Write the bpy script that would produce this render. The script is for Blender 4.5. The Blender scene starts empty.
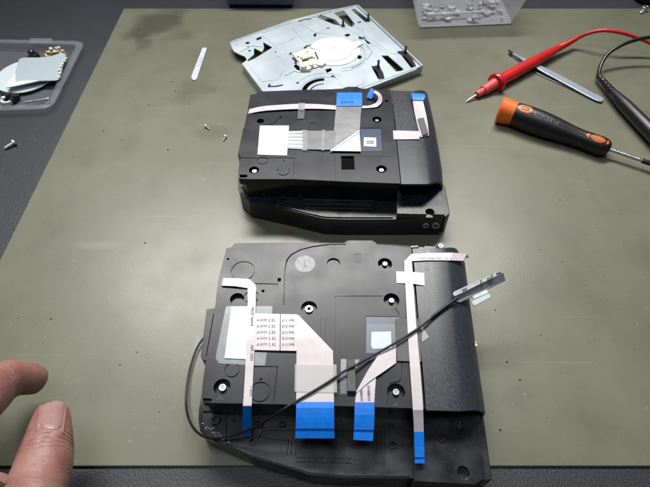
import bpy, bmesh, math, random
from mathutils import Vector, Matrix
random.seed(4)
S = bpy.context.scene
C = S.collection
R = math.radians

# ---------------------------------------------------------------- camera
# the picture was taken from 320 mm above the bench, looking 52.7 deg down
H, PITCH, FPX = 320.0, R(52.7), 490.0
cam = bpy.data.objects.new('camera', bpy.data.cameras.new('camera'))
C.objects.link(cam)
cam.location = (0, 0, H/1000)
cam.rotation_euler = (math.pi/2 - PITCH, 0, 0)
cam.data.sensor_width = 36
cam.data.lens = 36*FPX/650
cam.data.clip_start = 0.01
cam.data.clip_end = 100
cam.data.dof.use_dof = True
cam.data.dof.focus_distance = 0.35
cam.data.dof.aperture_fstop = 17
S.camera = cam

def at(px, py, z=0.0):
    """millimetre point on the level z that the photograph shows at this pixel"""
    u, v = (px-325)/FPX, (243.5-py)/FPX
    d = Vector((u, math.cos(PITCH)+v*math.sin(PITCH), -math.sin(PITCH)+v*math.cos(PITCH)))
    return Vector((0, 0, H)) + d*((z-H)/d.z)
def pxmm(px, py, z):
    return 1.0/((at(px+1, py, z)-at(px, py, z)).length)
def lv(pts, z): return [at(p[0], p[1], z) for p in pts]

# ---------------------------------------------------------------- materials
MATS = {}
def mat(name, col, rough=0.5, metal=0.0, col2=None, scale=40, bump=0.0, bscale=600, alpha=1.0, spec=0.5,
        trans=0.0, sss=0.0, coat=0.0, rvar=0.0, detail=4, lo=0.35, hi=0.65):
    m = bpy.data.materials.new(name); m.use_nodes = True
    nt = m.node_tree; b = nt.nodes['Principled BSDF']
    b.inputs['Base Color'].default_value = (*col, 1)
    b.inputs['Roughness'].default_value = rough
    b.inputs['Metallic'].default_value = metal
    b.inputs['Alpha'].default_value = alpha
    b.inputs['Specular IOR Level'].default_value = spec
    b.inputs['Transmission Weight'].default_value = trans
    b.inputs['Coat Weight'].default_value = coat
    if sss:
        b.inputs['Subsurface Weight'].default_value = sss
        b.inputs['Subsurface Radius'].default_value = (0.006, 0.002, 0.001)
        b.inputs['Subsurface Scale'].default_value = 1.0
    tc = nt.nodes.new('ShaderNodeTexCoord')
    if col2 or rvar:
        n = nt.nodes.new('ShaderNodeTexNoise'); n.inputs['Scale'].default_value = scale
        n.inputs['Detail'].default_value = detail
        nt.links.new(tc.outputs['Object'], n.inputs['Vector'])
        mr = nt.nodes.new('ShaderNodeMapRange')
        mr.inputs[1].default_value = lo; mr.inputs[2].default_value = hi
        nt.links.new(n.outputs['Fac'], mr.inputs[0])
        if col2:
            mx = nt.nodes.new('ShaderNodeMix'); mx.data_type = 'RGBA'
            mx.inputs['A'].default_value = (*col, 1); mx.inputs['B'].default_value = (*col2, 1)
            nt.links.new(mr.outputs[0], mx.inputs['Factor'])
            nt.links.new(mx.outputs['Result'], b.inputs['Base Color'])
        if rvar:
            m2 = nt.nodes.new('ShaderNodeMapRange')
            m2.inputs[3].default_value = rough-rvar; m2.inputs[4].default_value = rough+rvar
            nt.links.new(mr.outputs[0], m2.inputs[0]); nt.links.new(m2.outputs[0], b.inputs['Roughness'])
    if bump:
        n = nt.nodes.new('ShaderNodeTexNoise'); n.inputs['Scale'].default_value = bscale
        n.inputs['Detail'].default_value = 3
        nt.links.new(tc.outputs['Object'], n.inputs['Vector'])
        bp = nt.nodes.new('ShaderNodeBump'); bp.inputs['Strength'].default_value = bump
        bp.inputs['Distance'].default_value = 0.0004
        nt.links.new(n.outputs['Fac'], bp.inputs['Height']); nt.links.new(bp.outputs[0], b.inputs['Normal'])
    MATS[name] = m
    return m

mat('lid_plastic', (.011,.0125,.017), .33, col2=(.015,.017,.023), scale=60, bump=.10, bscale=2500, rvar=.03, spec=.30)
mat('cover_plastic', (.022,.025,.032), .33, col2=(.031,.036,.047), scale=900, bump=.11, bscale=2600, rvar=.05)
mat('case_plastic', (.008,.009,.012), .28, col2=(.015,.017,.022), scale=55, bump=.12, bscale=1500, rvar=.09, spec=.42)
mat('print_grey', (.10,.10,.11), .6)
mat('label_film', (.10,.125,.17), .3)
mat('film_blue', (.25,.30,.38), .25, alpha=.5)
mat('label_navy', (.045,.055,.10), .3)
mat('white_paper', (.70,.77,.76), .5, col2=(.74,.80,.80), scale=150)
mat('sticker_blank', (.56,.60,.66), .4, col2=(.48,.52,.58), scale=2500, detail=2)
mat('sticker_white', (.68,.72,.78), .4, col2=(.45,.5,.56), scale=700)
mat('film_clear', (.55,.59,.61), .22, alpha=.36, coat=.3, col2=(.45,.48,.5), scale=160)
mat('film_frost', (.66,.66,.66), .25, alpha=.34)
mat('foam_grey', (.115,.11,.115), .9, col2=(.16,.155,.155), scale=1500, bump=.6, bscale=2500)
mat('foam_brown', (.10,.095,.085), .9, col2=(.15,.14,.125), scale=1500, bump=.6, bscale=2500)
mat('foil_sticker', (.17,.18,.19), .5, .2, col2=(.24,.25,.26), scale=400)
mat('steel', (.62,.63,.65), .28, 1, rvar=.1, scale=500)
mat('loose_screw_steel', (.72,.73,.74), .45, .55)
mat('screw_steel', (.33,.34,.36), .42, .9)
mat('dark_steel', (.22,.22,.24), .4, 1)
mat('ink', (.09,.09,.13), .6)
mat('blue_film', (.004,.17,.72), .35, col2=(.006,.21,.80), scale=300)
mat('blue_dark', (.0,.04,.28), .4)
mat('recess_shade_black', (.003,.003,.003), .9, spec=.1)
mat('cable_black', (.004,.004,.005), .42)
mat('bracket_grey', (.27,.29,.31), .42, .55, col2=(.33,.35,.37), scale=300)
mat('pad_green', (.50,.60,.57), .5, alpha=.75)
mat('plate_paint', (.46,.52,.57), .38, .25, col2=(.54,.60,.65), scale=25, rvar=.04, bump=.05, bscale=900)
mat('pin_black', (.012,.012,.014), .35)
mat('hub_white', (.72,.73,.73), .35, col2=(.66,.67,.68), scale=90)
mat('cream_plastic', (.66,.65,.57), .4)
mat('red_plastic', (.62,.018,.018), .33, col2=(.5,.012,.014), scale=60, coat=.2)
mat('red_pale', (.62,.09,.09), .4)
mat('red_rubber', (.6,.02,.025), .28)
mat('black_rubber', (.009,.009,.010), .38, bump=.2, bscale=900)
mat('black_gloss', (.010,.010,.012), .22)
mat('orange_plastic', (.85,.17,.012), .4, col2=(.78,.13,.01), scale=60)
mat('tweezer_steel', (.50,.56,.66), .36, .8)
mat('tray_clear', (.50,.53,.58), .16, alpha=.13, coat=.4)
mat('tray_rim', (.42,.44,.49), .25, alpha=.20, coat=.4)
mat('disc_pale', (.58,.66,.70), .45, .1, col2=(.58,.65,.69), scale=60)
mat('plate_pale', (.44,.51,.55), .4, .2)
mat('brass_bits', (.65,.48,.22), .4, .5)
mat('tub_plastic', (.74,.76,.82), .16, alpha=.5, coat=.3, col2=(.62,.64,.70), scale=70, bump=1.0, bscale=60)
mat('tub_edge', (.45,.46,.50), .25, alpha=.8)
mat('tub_bits', (.62,.63,.66), .4, col2=(.42,.43,.46), scale=60)
mat('blue_box', (.055,.095,.14), .45, col2=(.075,.12,.17), scale=40)
mat('navy', (.006,.010,.05), .3)
mat('speck_dark', (.025,.022,.016), .8)
mat('nail', (.34,.195,.175), .3, coat=.25, col2=(.38,.23,.205), scale=200)
mat('nail_edge_glint', (.38,.25,.22), .5)  # base and left border of the nail, reflected light painted as paler colour

def dusty(name, amount=.35, col=(.16,.165,.17)):
    """lint and dust flecks lying on the plastic"""
    m = MATS[name]; nt = m.node_tree; b = nt.nodes['Principled BSDF']; tc = nt.nodes.new('ShaderNodeTexCoord')
    n = nt.nodes.new('ShaderNodeTexNoise'); n.inputs['Scale'].default_value = 650; n.inputs['Detail'].default_value = 2
    n2 = nt.nodes.new('ShaderNodeTexNoise'); n2.inputs['Scale'].default_value = 35; n2.inputs['Detail'].default_value = 4
    nt.links.new(tc.outputs['Object'], n.inputs['Vector']); nt.links.new(tc.outputs['Object'], n2.inputs['Vector'])
    mr = nt.nodes.new('ShaderNodeMapRange'); mr.inputs[1].default_value = .69; mr.inputs[2].default_value = .76; mr.inputs[4].default_value = amount
    m2 = nt.nodes.new('ShaderNodeMapRange'); m2.inputs[1].default_value = .45; m2.inputs[2].default_value = .7; m2.inputs[4].default_value = .035
    nt.links.new(n.outputs['Fac'], mr.inputs[0]); nt.links.new(n2.outputs['Fac'], m2.inputs[0])
    mx_ = nt.nodes.new('ShaderNodeMath'); mx_.operation = 'MAXIMUM'; nt.links.new(mr.outputs[0], mx_.inputs[0]); nt.links.new(m2.outputs[0], mx_.inputs[1])
    mx = nt.nodes.new('ShaderNodeMix'); mx.data_type = 'RGBA'; mx.inputs['B'].default_value = (*col, 1)
    nt.links.new(b.inputs['Base Color'].links[0].from_socket, mx.inputs['A']); nt.links.new(mx_.outputs[0], mx.inputs['Factor'])
    nt.links.new(mx.outputs['Result'], b.inputs['Base Color'])
dusty('lid_plastic', .30); dusty('cover_plastic', .25); dusty('case_plastic', .4)
def skin_material():
    m = mat('skin', (.35,.19,.155), .45, col2=(.26,.105,.088), scale=60, bump=.5, bscale=1300, sss=.12)
    nt = m.node_tree; b = nt.nodes['Principled BSDF']
    # fine skin creases: a second, stretched bump
    w = nt.nodes.new('ShaderNodeTexWave'); w.inputs['Scale'].default_value = 130; w.inputs['Distortion'].default_value = 9
    w.inputs['Detail'].default_value = 3; w.bands_direction = 'Y'
    tc = nt.nodes.new('ShaderNodeTexCoord'); nt.links.new(tc.outputs['Object'], w.inputs['Vector'])
    bp = nt.nodes.new('ShaderNodeBump'); bp.inputs['Strength'].default_value = .10; bp.inputs['Distance'].default_value = .0004
    old = b.inputs['Normal'].links[0].from_socket
    nt.links.new(old, bp.inputs['Normal']); nt.links.new(w.outputs['Fac'], bp.inputs['Height'])
    nt.links.new(bp.outputs[0], b.inputs['Normal'])
skin_material()

def ribbon_material(name, col, dark, rough, nline, fac, metal=0.0):
    """flat flexible cable: faint conductor lines along it, from the cable's own UVs"""
    m = mat(name, col, rough, metal, coat=.25)
    nt = m.node_tree; b = nt.nodes['Principled BSDF']
    uv = nt.nodes.new('ShaderNodeUVMap'); sep = nt.nodes.new('ShaderNodeSeparateXYZ')
    nt.links.new(uv.outputs[0], sep.inputs[0])
    mu = nt.nodes.new('ShaderNodeMath'); mu.operation = 'MULTIPLY'; mu.inputs[1].default_value = nline*math.pi*2
    nt.links.new(sep.outputs[0], mu.inputs[0])
    si = nt.nodes.new('ShaderNodeMath'); si.operation = 'SINE'; nt.links.new(mu.outputs[0], si.inputs[0])
    mr = nt.nodes.new('ShaderNodeMapRange'); mr.inputs[1].default_value = -.3; mr.inputs[2].default_value = .6
    mr.inputs[4].default_value = fac
    nt.links.new(si.outputs[0], mr.inputs[0])
    mx = nt.nodes.new('ShaderNodeMix'); mx.data_type = 'RGBA'
    mx.inputs['A'].default_value = (*col, 1); mx.inputs['B'].default_value = (*dark, 1)
    nt.links.new(mr.outputs[0], mx.inputs['Factor'])
    n = nt.nodes.new('ShaderNodeTexNoise'); n.inputs['Scale'].default_value = 55
    tc = nt.nodes.new('ShaderNodeTexCoord'); nt.links.new(tc.outputs['Object'], n.inputs['Vector'])
    mx2 = nt.nodes.new('ShaderNodeMix'); mx2.data_type = 'RGBA'; mx2.inputs['B'].default_value = (*dark, 1)
    m3 = nt.nodes.new('ShaderNodeMapRange'); m3.inputs[1].default_value = .4; m3.inputs[2].default_value = .75; m3.inputs[4].default_value = .5
    nt.links.new(n.outputs['Fac'], m3.inputs[0]); nt.links.new(m3.outputs[0], mx2.inputs['Factor'])
    nt.links.new(mx.outputs['Result'], mx2.inputs['A'])
    nt.links.new(mx2.outputs['Result'], b.inputs['Base Color'])
    bp = nt.nodes.new('ShaderNodeBump'); bp.inputs['Strength'].default_value = .0; bp.inputs['Distance'].default_value = .0001
    nt.links.new(si.outputs[0], bp.inputs['Height'])
    bp2 = nt.nodes.new('ShaderNodeBump'); bp2.inputs['Strength'].default_value = .5; bp2.inputs['Distance'].default_value = .0008
    nt.links.new(n.outputs['Fac'], bp2.inputs['Height']); nt.links.new(bp.outputs[0], bp2.inputs['Normal'])
    nt.links.new(bp2.outputs[0], b.inputs['Normal'])
ribbon_material('ribbon_white', (.63,.575,.59), (.50,.43,.455), .25, 14, .28)
ribbon_material('ribbon_narrow', (.63,.58,.60), (.50,.43,.46), .25, 5, .28)
ribbon_material('ribbon_silver', (.36,.355,.36), (.20,.20,.205), .22, 17, .35, .35)
ribbon_material('ribbon_bright', (.72,.72,.74), (.25,.25,.26), .3, 5, .8, .2)

def work_mat_material():
    m = mat('mat_rubber', (.162,.158,.118), .40)
    nt = m.node_tree; b = nt.nodes['Principled BSDF']; L = nt.links
    tc = nt.nodes.new('ShaderNodeTexCoord')
    def noise(s, d, lo, hi, a, c, rough=.55):
        n = nt.nodes.new('ShaderNodeTexNoise'); n.inputs['Scale'].default_value = s; n.inputs['Detail'].default_value = d
        n.inputs['Roughness'].default_value = rough
        L.new(tc.outputs['Object'], n.inputs['Vector'])
        mr = nt.nodes.new('ShaderNodeMapRange'); mr.inputs[1].default_value = lo; mr.inputs[2].default_value = hi
        mr.inputs[3].default_value = a; mr.inputs[4].default_value = c
        L.new(n.outputs['Fac'], mr.inputs[0]); return mr.outputs[0], n
    def mixc(f, A, B):
        mx = nt.nodes.new('ShaderNodeMix'); mx.data_type = 'RGBA'
        if isinstance(A, tuple): mx.inputs['A'].default_value = (*A, 1)
        else: L.new(A, mx.inputs['A'])
        if isinstance(B, tuple): mx.inputs['B'].default_value = (*B, 1)
        else: L.new(B, mx.inputs['B'])
        L.new(f, mx.inputs['Factor']); return mx.outputs['Result']
    f1, _ = noise(6, 5, .3, .7, 0, 1)
    c = mixc(f1, (.124,.125,.084), (.170,.171,.122))
    f2, _ = noise(28, 6, .5, .75, 0, .45)
    c = mixc(f2, c, (.10,.097,.070))
    # spilt-flux stains and a scuff on the rubber, plus one painted patch of glare
    nz = nt.nodes.new('ShaderNodeTexNoise'); nz.inputs['Scale'].default_value = 22; nz.inputs['Detail'].default_value = 5
    L.new(tc.outputs['Object'], nz.inputs['Vector'])
    for (px, py, rx, ry, st, dcol) in ((155,26,52,44,.75,(.055,.052,.037)), (185,10,24,24,.5,(.055,.052,.037)),
                                       (143,44,16,22,.5,(.048,.044,.032)), (288,238,8,10,.7,(.11,.055,.035)), (212,130,24,12,.4,(.085,.085,.042)), (196,88,30,22,.35,(.075,.075,.045)),
                                       (262,125,300,8,.0,(.1,.1,.1)), (198,348,6,15,.35,(.3,.3,.26)), (95,246,26,5,.3,(.25,.25,.19)),  # first pale patch here is lamp glare painted into the mat colour
                                       (612,70,60,28,.2,(.09,.095,.07))):
        if st <= 0: continue
        p = at(px, py, 2)/1000
        mp = nt.nodes.new('ShaderNodeVectorMath'); mp.operation = 'SUBTRACT'; mp.inputs[1].default_value = p
        L.new(tc.outputs['Object'], mp.inputs[0])
        dv = nt.nodes.new('ShaderNodeVectorMath'); dv.operation = 'MULTIPLY'
        dv.inputs[1].default_value = (1000/rx, 1000/ry, 0)
        L.new(mp.outputs[0], dv.inputs[0])
        ln = nt.nodes.new('ShaderNodeVectorMath'); ln.operation = 'LENGTH'; L.new(dv.outputs[0], ln.inputs[0])
        ad = nt.nodes.new('ShaderNodeMath'); ad.operation = 'MULTIPLY_ADD'; ad.inputs[1].default_value = 3.0
        L.new(nz.outputs['Fac'], ad.inputs[0]); L.new(ln.outputs['Value'], ad.inputs[2])
        mr = nt.nodes.new('ShaderNodeMapRange'); mr.inputs[1].default_value = 1.7; mr.inputs[2].default_value = 2.6
        mr.inputs[3].default_value = st; mr.inputs[4].default_value = 0; mr.interpolation_type = 'SMOOTHSTEP'
        L.new(ad.outputs[0], mr.inputs[0])
        c = mixc(mr.outputs[0], c, dcol)
    # pinprick specks and scuffs
    f3, n3 = noise(420, 2, .70, .76, 0, .6)
    c = mixc(f3, c, (.06,.055,.04))
    f5, _ = noise(260, 2, .71, .78, 0, .4)
    c = mixc(f5, c, (.34,.34,.29))
    # fine rubbed scratches in two directions
    for ang, sc_, st in ((.5, (7,260,1), .25), (-.9, (5,220,1), .28), (1.1, (6,300,1), .18)):
        mpg = nt.nodes.new('ShaderNodeMapping'); mpg.inputs['Rotation'].default_value = (0,0,ang); mpg.inputs['Scale'].default_value = sc_
        L.new(tc.outputs['Object'], mpg.inputs[0])
        n = nt.nodes.new('ShaderNodeTexNoise'); n.inputs['Scale'].default_value = 1; n.inputs['Detail'].default_value = 3; L.new(mpg.outputs[0], n.inputs['Vector'])
        mr = nt.nodes.new('ShaderNodeMapRange'); mr.inputs[1].default_value = .68; mr.inputs[2].default_value = .78; mr.inputs[4].default_value = st
        L.new(n.outputs['Fac'], mr.inputs[0]); c = mixc(mr.outputs[0], c, (.27,.27,.21))
    L.new(c, b.inputs['Base Color'])
    f4, n4 = noise(16, 6, .3, .7, .30, .42)
    L.new(f4, b.inputs['Roughness'])
    fb, nb = noise(900, 3, 0, 1, 0, 1)
    bp = nt.nodes.new('ShaderNodeBump'); bp.inputs['Strength'].default_value = .09; bp.inputs['Distance'].default_value = .0004
    L.new(nb.outputs['Fac'], bp.inputs['Height']); L.new(bp.outputs[0], b.inputs['Normal'])
work_mat_material()

def bench_material():
    m = mat('bench_top', (.015,.0165,.021), .45, col2=(.025,.027,.034), scale=7, bump=.6, bscale=750)
    nt = m.node_tree; b = nt.nodes['Principled BSDF']
    n = nt.nodes.new('ShaderNodeTexNoise'); n.inputs['Scale'].default_value = 1100; n.inputs['Detail'].default_value = 2
    tc = nt.nodes.new('ShaderNodeTexCoord'); nt.links.new(tc.outputs['Object'], n.inputs['Vector'])
    mr = nt.nodes.new('ShaderNodeMapRange'); mr.inputs[1].default_value = .52; mr.inputs[2].default_value = .7; mr.inputs[4].default_value = .4
    nt.links.new(n.outputs['Fac'], mr.inputs[0])
    mx = nt.nodes.new('ShaderNodeMix'); mx.data_type = 'RGBA'; mx.inputs['B'].default_value = (.085,.09,.11,1)
    nt.links.new(b.inputs['Base Color'].links[0].from_socket, mx.inputs['A'])
    nt.links.new(mr.outputs[0], mx.inputs['Factor']); nt.links.new(mx.outputs['Result'], b.inputs['Base Color'])
bench_material()

# ---------------------------------------------------------------- mesh helpers (all lengths in mm)
def nb(): return bmesh.new()
def origin_of(o):
    v = Vector((0, 0, 0))
    while o is not None:
        v = v + o.location; o = o.parent
    return v
def link(name, bm, m, parent=None, loc=None, smooth=False, bevel=0, seg=2, mods=None, mats=None):
    bmesh.ops.recalc_face_normals(bm, faces=bm.faces)
    me = bpy.data.meshes.new(name)
    off = Vector(loc)/1000 if loc is not None else Vector((0,0,0))
    if parent is not None: off = off + origin_of(parent)
    for v in bm.verts: v.co = v.co/1000 - off
    bm.to_mesh(me); bm.free()
    if smooth: me.polygons.foreach_set('use_smooth', [True]*len(me.polygons))
    for k in (mats or [m]): me.materials.append(MATS[k])
    o = bpy.data.objects.new(name, me); C.objects.link(o)
    if loc is not None: o.location = Vector(loc)/1000
    if parent is not None: o.parent = parent
    if bevel:
        b = o.modifiers.new('bevel', 'BEVEL'); b.width = bevel/1000; b.segments = seg; b.limit_method = 'ANGLE'; b.angle_limit = R(35)
        b.use_clamp_overlap = True
    if smooth:
        try:
            me.set_sharp_from_angle(angle=R(38))
        except Exception: pass
    return o
def thing(name, label, cat, loc, group=None):
    o = bpy.data.objects.new(name, None); C.objects.link(o); o.empty_display_size = .01
    o.location = Vector(loc)/1000; o['label'] = label; o['category'] = cat
    if group: o['group'] = group
    return o
def tag(o, label, cat, group=None):
    o['label'] = label; o['category'] = cat
    if group: o['group'] = group
    return o
def prism(bm, pts, z0, z1, mi=0):
    lo = [bm.verts.new((p[0], p[1], z0)) for p in pts]
    hi = [bm.verts.new((p[0], p[1], z1)) for p in pts]
    n = len(pts); fs = [bm.faces.new(hi), bm.faces.new(lo[::-1])]
    for i in range(n): fs.append(bm.faces.new((lo[i], lo[(i+1) % n], hi[(i+1) % n], hi[i])))
    for f in fs: f.material_index = mi
    return bm
def circle(c, r, n=28, a0=0): return [Vector((c[0]+r*math.cos(a0+i*2*math.pi/n), c[1]+r*math.sin(a0+i*2*math.pi/n), 0)) for i in range(n)]
def disc(bm, c, r, z0, z1, n=28, mi=0): return prism(bm, circle(c, r, n), z0, z1, mi)
def ring(bm, c, r0, r1, z0, z1, n=32, a0=0, a1=2*math.pi, mi=0):
    full = abs(a1-a0-2*math.pi) < 1e-6
    k = n if full else n+1
    V = []
    for i in range(k):
        a = a0+(a1-a0)*i/n; ca, sa = math.cos(a), math.sin(a)
        V.append([bm.verts.new((c[0]+r*ca, c[1]+r*sa, z)) for r, z in ((r0,z0),(r1,z0),(r1,z1),(r0,z1))])
    for i in range(n if full else n):
        A, B = V[i], V[(i+1) % k]
        for j in range(4):
            f = bm.faces.new((A[j], A[(j+1) % 4], B[(j+1) % 4], B[j])); f.material_index = mi
    if not full:
        bm.faces.new(V[0]); bm.faces.new(V[-1][::-1])
    return bm
def catmull(P, n=8):
    out = []
    Q = [P[0]*2-P[1]] + list(P) + [P[-1]*2-P[-2]]
    for i in range(1, len(Q)-2):
        a, b, c, d = Q[i-1:i+3]
        for k in range(n):
            t = k/n
            out.append(.5*((2*b)+(c-a)*t+(2*a-5*b+4*c-d)*t*t+(3*b-a-3*c+d)*t**3))
    out.append(P[-1].copy()); return out
def sweep(bm, pts, rad, n=10, mi=0):
    """round tube along pts; rad a number or one per point"""
    rs = rad if isinstance(rad, (list, tuple)) else [rad]*len(pts)
    up = Vector((0,0,1)); rows = []
    for i, p in enumerate(pts):
        t = (pts[min(i+1, len(pts)-1)]-pts[max(i-1, 0)]).normalized()
        s = t.cross(up)
        if s.length < .05: s = t.cross(Vector((1,0,0)))
        s.normalize(); u = s.cross(t)
        rows.append([bm.verts.new(p+(s*math.cos(a)+u*math.sin(a))*rs[i]) for a in [2*math.pi*k/n for k in range(n)]])
    for A, B in zip(rows, rows[1:]):
        for k in range(n):
            f = bm.faces.new((A[k], A[(k+1) % n], B[(k+1) % n], B[k])); f.material_index = mi
    for r, fl in ((rows[0], 1), (rows[-1], 0)):
        f = bm.faces.new(r[::-1] if fl else r); f.material_index = mi
    return bm
def lathe(bm, A, B, prof, n=28, mi=0):
    """prof: (distance fraction along A->B, radius)"""
    d = B-A
    pts = [A+d*t for t, r in prof]
    ax = d.normalized(); s = ax.cross(Vector((0,0,1)))
    if s.length < .05: s = Vector((1,0,0))
    s.normalize(); u = s.cross(ax); rows = []
    for (t, r), p in zip(prof, pts):
        rows.append([bm.verts.new(p+(s*math.cos(a)+u*math.sin(a))*max(r, .02)) for a in [2*math.pi*k/n for k in range(n)]])
    for P, Q in zip(rows, rows[1:]):
        for k in range(n):
            f = bm.faces.new((P[k], P[(k+1) % n], Q[(k+1) % n], Q[k])); f.material_index = mi
    bm.faces.new(rows[0][::-1]); bm.faces.new(rows[-1])
    return bm
def groove(bm, P, w, z0, z1):
    """open polyline of width w cut between z0 and z1 (one prism)"""
    Lf, Rt = [], []
    for i, p in enumerate(P):
        a = P[max(i-1,0)]; b = P[min(i+1,len(P)-1)]
        t = (b-a); t.z = 0; t.normalize(); s = Vector((-t.y, t.x, 0))*w/2
        Lf.append(p+s); Rt.append(p-s)
    return prism(bm, Lf+Rt[::-1], z0, z1)
def ribbon(bm, Lp, Rp, th=.25, sub=1, mi=0, lift=0.0, wav=0.0):
    """flat cable between two edges; Lp, Rp lists of (px, py, z)"""
    uvl = bm.loops.layers.uv.verify()
    Lw = [at(*p) for p in Lp]; Rw = [at(*p) for p in Rp]
    if sub > 1: Lw = catmull(Lw, sub); Rw = catmull(Rw, sub)
    n = len(Lw); K = 4
    grid_t, grid_b, uvs = [], [], []
    dist = 0
    for i in range(n):
        if i: dist += ((Lw[i]+Rw[i])/2-(Lw[i-1]+Rw[i-1])/2).length
        rt, rb = [], []
        for k in range(K+1):
            p = Lw[i].lerp(Rw[i], k/K) + Vector((0,0,lift+wav*math.sin(math.pi*k/K)))
            rt.append(bm.verts.new(p+Vector((0,0,th)))); rb.append(bm.verts.new(p))
        grid_t.append(rt); grid_b.append(rb); uvs.append(dist/10)
    def face(vs, uv):
        f = bm.faces.new(vs); f.material_index = mi
        for l, q in zip(f.loops, uv): l[uvl].uv = q
    for i in range(n-1):
        for k in range(K):
            uv = [(k/K, uvs[i]), ((k+1)/K, uvs[i]), ((k+1)/K, uvs[i+1]), (k/K, uvs[i+1])]
            face((grid_t[i][k], grid_t[i][k+1], grid_t[i+1][k+1], grid_t[i+1][k]), uv)
            face((grid_b[i+1][k], grid_b[i+1][k+1], grid_b[i][k+1], grid_b[i][k]), uv[::-1])
        for g, k in ((0, 0), (K, K)):
            face((grid_t[i][k], grid_t[i+1][k], grid_b[i+1][k], grid_b[i][k]), [(k/K, uvs[i])]*4)
    for i in (0, n-1):
        for k in range(K):
            face((grid_t[i][k], grid_t[i][k+1], grid_b[i][k+1], grid_b[i][k]), [(k/K, uvs[i])]*4)
    return bm
def sheet(bm, pts, z, th=.25, mi=0): return prism(bm, lv(pts, z), z, z+th, mi)
def cut(o, cutter, solver='EXACT'):
    me = bpy.data.meshes.new('cutter'); 
    bmesh.ops.recalc_face_normals(cutter, faces=cutter.faces)
    off = origin_of(o)
    for v in cutter.verts: v.co = v.co/1000 - off
    cutter.to_mesh(me); cutter.free()
    co = bpy.data.objects.new('cutter', me); C.objects.link(co); co.location = off
    bl = o.modifiers.new('cut', 'BOOLEAN'); bl.object = co; bl.operation = 'DIFFERENCE'; bl.solver = solver; bl.use_self = True
    # evaluate the cut alone, then put the bevel back
    bev = [(m.width, m.segments) for m in o.modifiers if m.type == 'BEVEL']
    for m in [m for m in o.modifiers if m.type == 'BEVEL']: o.modifiers.remove(m)
    dg = bpy.context.evaluated_depsgraph_get(); dg.update()
    new = bpy.data.meshes.new_from_object(o.evaluated_get(dg))
    o.modifiers.clear(); old = o.data; o.data = new; new.name = old.name
    bpy.data.objects.remove(co); bpy.data.meshes.remove(me)
    for w, s in bev:
        b = o.modifiers.new('bevel', 'BEVEL'); b.width = w; b.segments = s; b.limit_method = 'ANGLE'; b.angle_limit = R(35)
    return o
def text_faces(bm, s, origin, xdir, size, zdir=Vector((0,0,1)), th=.02, mi=0, squeeze=1.0):
    cu = bpy.data.curves.new('t', 'FONT'); cu.body = s; cu.size = 1; cu.resolution_u = 2
    ob = bpy.data.objects.new('t', cu); C.objects.link(ob)
    dg = bpy.context.evaluated_depsgraph_get(); dg.update()
    me = bpy.data.meshes.new_from_object(ob.evaluated_get(dg))
    x = xdir.normalized(); y = zdir.cross(x).normalized()
    vs = [bm.verts.new(origin + x*v.co.x*size*squeeze + y*v.co.y*size + zdir*th) for v in me.vertices]
    for p in me.polygons:
        try: f = bm.faces.new([vs[i] for i in p.vertices]); f.material_index = mi
        except ValueError: pass
    bpy.data.objects.remove(ob); bpy.data.curves.remove(cu); bpy.data.meshes.remove(me)
def screw(bm, c, r, z):
    disc(bm, c, r, z-1.5, z, 20)
    ring(bm, c, r*.55, r*.98, z-.2, z+.35, 20)
    for a in (0.5, 0.5+math.pi/2):
        d = Vector((math.cos(a), math.sin(a), 0))
        groove(bm, [Vector(c)-d*r*.45, Vector(c)+d*r*.45], r*.2, z+.01, z+.22)

# ---------------------------------------------------------------- setting
MT = 2.0                                            # mat thickness
bm = nb(); X = 2500
prism(bm, [Vector((-X,-400,0)), Vector((X,-400,0)), Vector((X,2600,0)), Vector((-X,2600,0))], -30, 0)
bench = link('table_top', bm, 'bench_top', bevel=2); bench['kind'] = 'structure'
xl = at(124, 8, MT).x*.5+at(0, 260, MT).x*.5
yt, yb = at(300, 8.5, MT).y, at(300, 466, MT).y
bm = nb(); prism(bm, [Vector((xl,yb,0)), Vector((xl+1000,yb,0)), Vector((xl+1000,yt,0)), Vector((xl,yt,0))], .2, MT)
wm = link('work_mat', bm, 'mat_rubber', bevel=.6)
tag(wm, 'large olive green rubber work mat covering the dark bench', 'work mat')

# dust and solder crumbs lying about on the mat: nobody could count them
bm = nb()
spots = [(172,82),(175,91),(178,93),(149,105),(133,54),(198,20),(121,76),(103,131),(122,140),(73,157),(168,150),(343,15),(540,250),
         (562,262),(541,90),(557,122),(545,140),(137,352),(159,412),(51,319),(18,318),(120,365),(145,243),(500,430),(507,362),(495,310),
         (541,335),(520,380),(600,300),(620,210),(560,200),(75,54),(164,104),(189,104),(195,98),(170,84),(475,20),(487,33),(590,80)]
for i in range(80): spots.append((random.uniform(20, 648), random.uniform(14, 455)))
for i, (px, py) in enumerate(spots):
    p = at(px, py, MT)
    if p.x < xl+3: continue
    r = random.uniform(.45, .95) if i < 36 else random.uniform(.12, .32)
    a0 = random.random()*6
    pts = [p+Vector((math.cos(a0+k*1.26), math.sin(a0+k*1.26)*random.uniform(.5,1), 0))*r*random.uniform(.6,1.2) for k in range(5)]
    prism(bm, pts, MT+.01, MT+r*.5, 0 if random.random() < .8 else 1)
d = link('debris_crumbs', bm, None, mats=['speck_dark', 'foam_brown']); d['kind'] = 'stuff'; d['label'] = 'tiny dark crumbs and specks scattered over the green mat'
d['category'] = 'debris'

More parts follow.
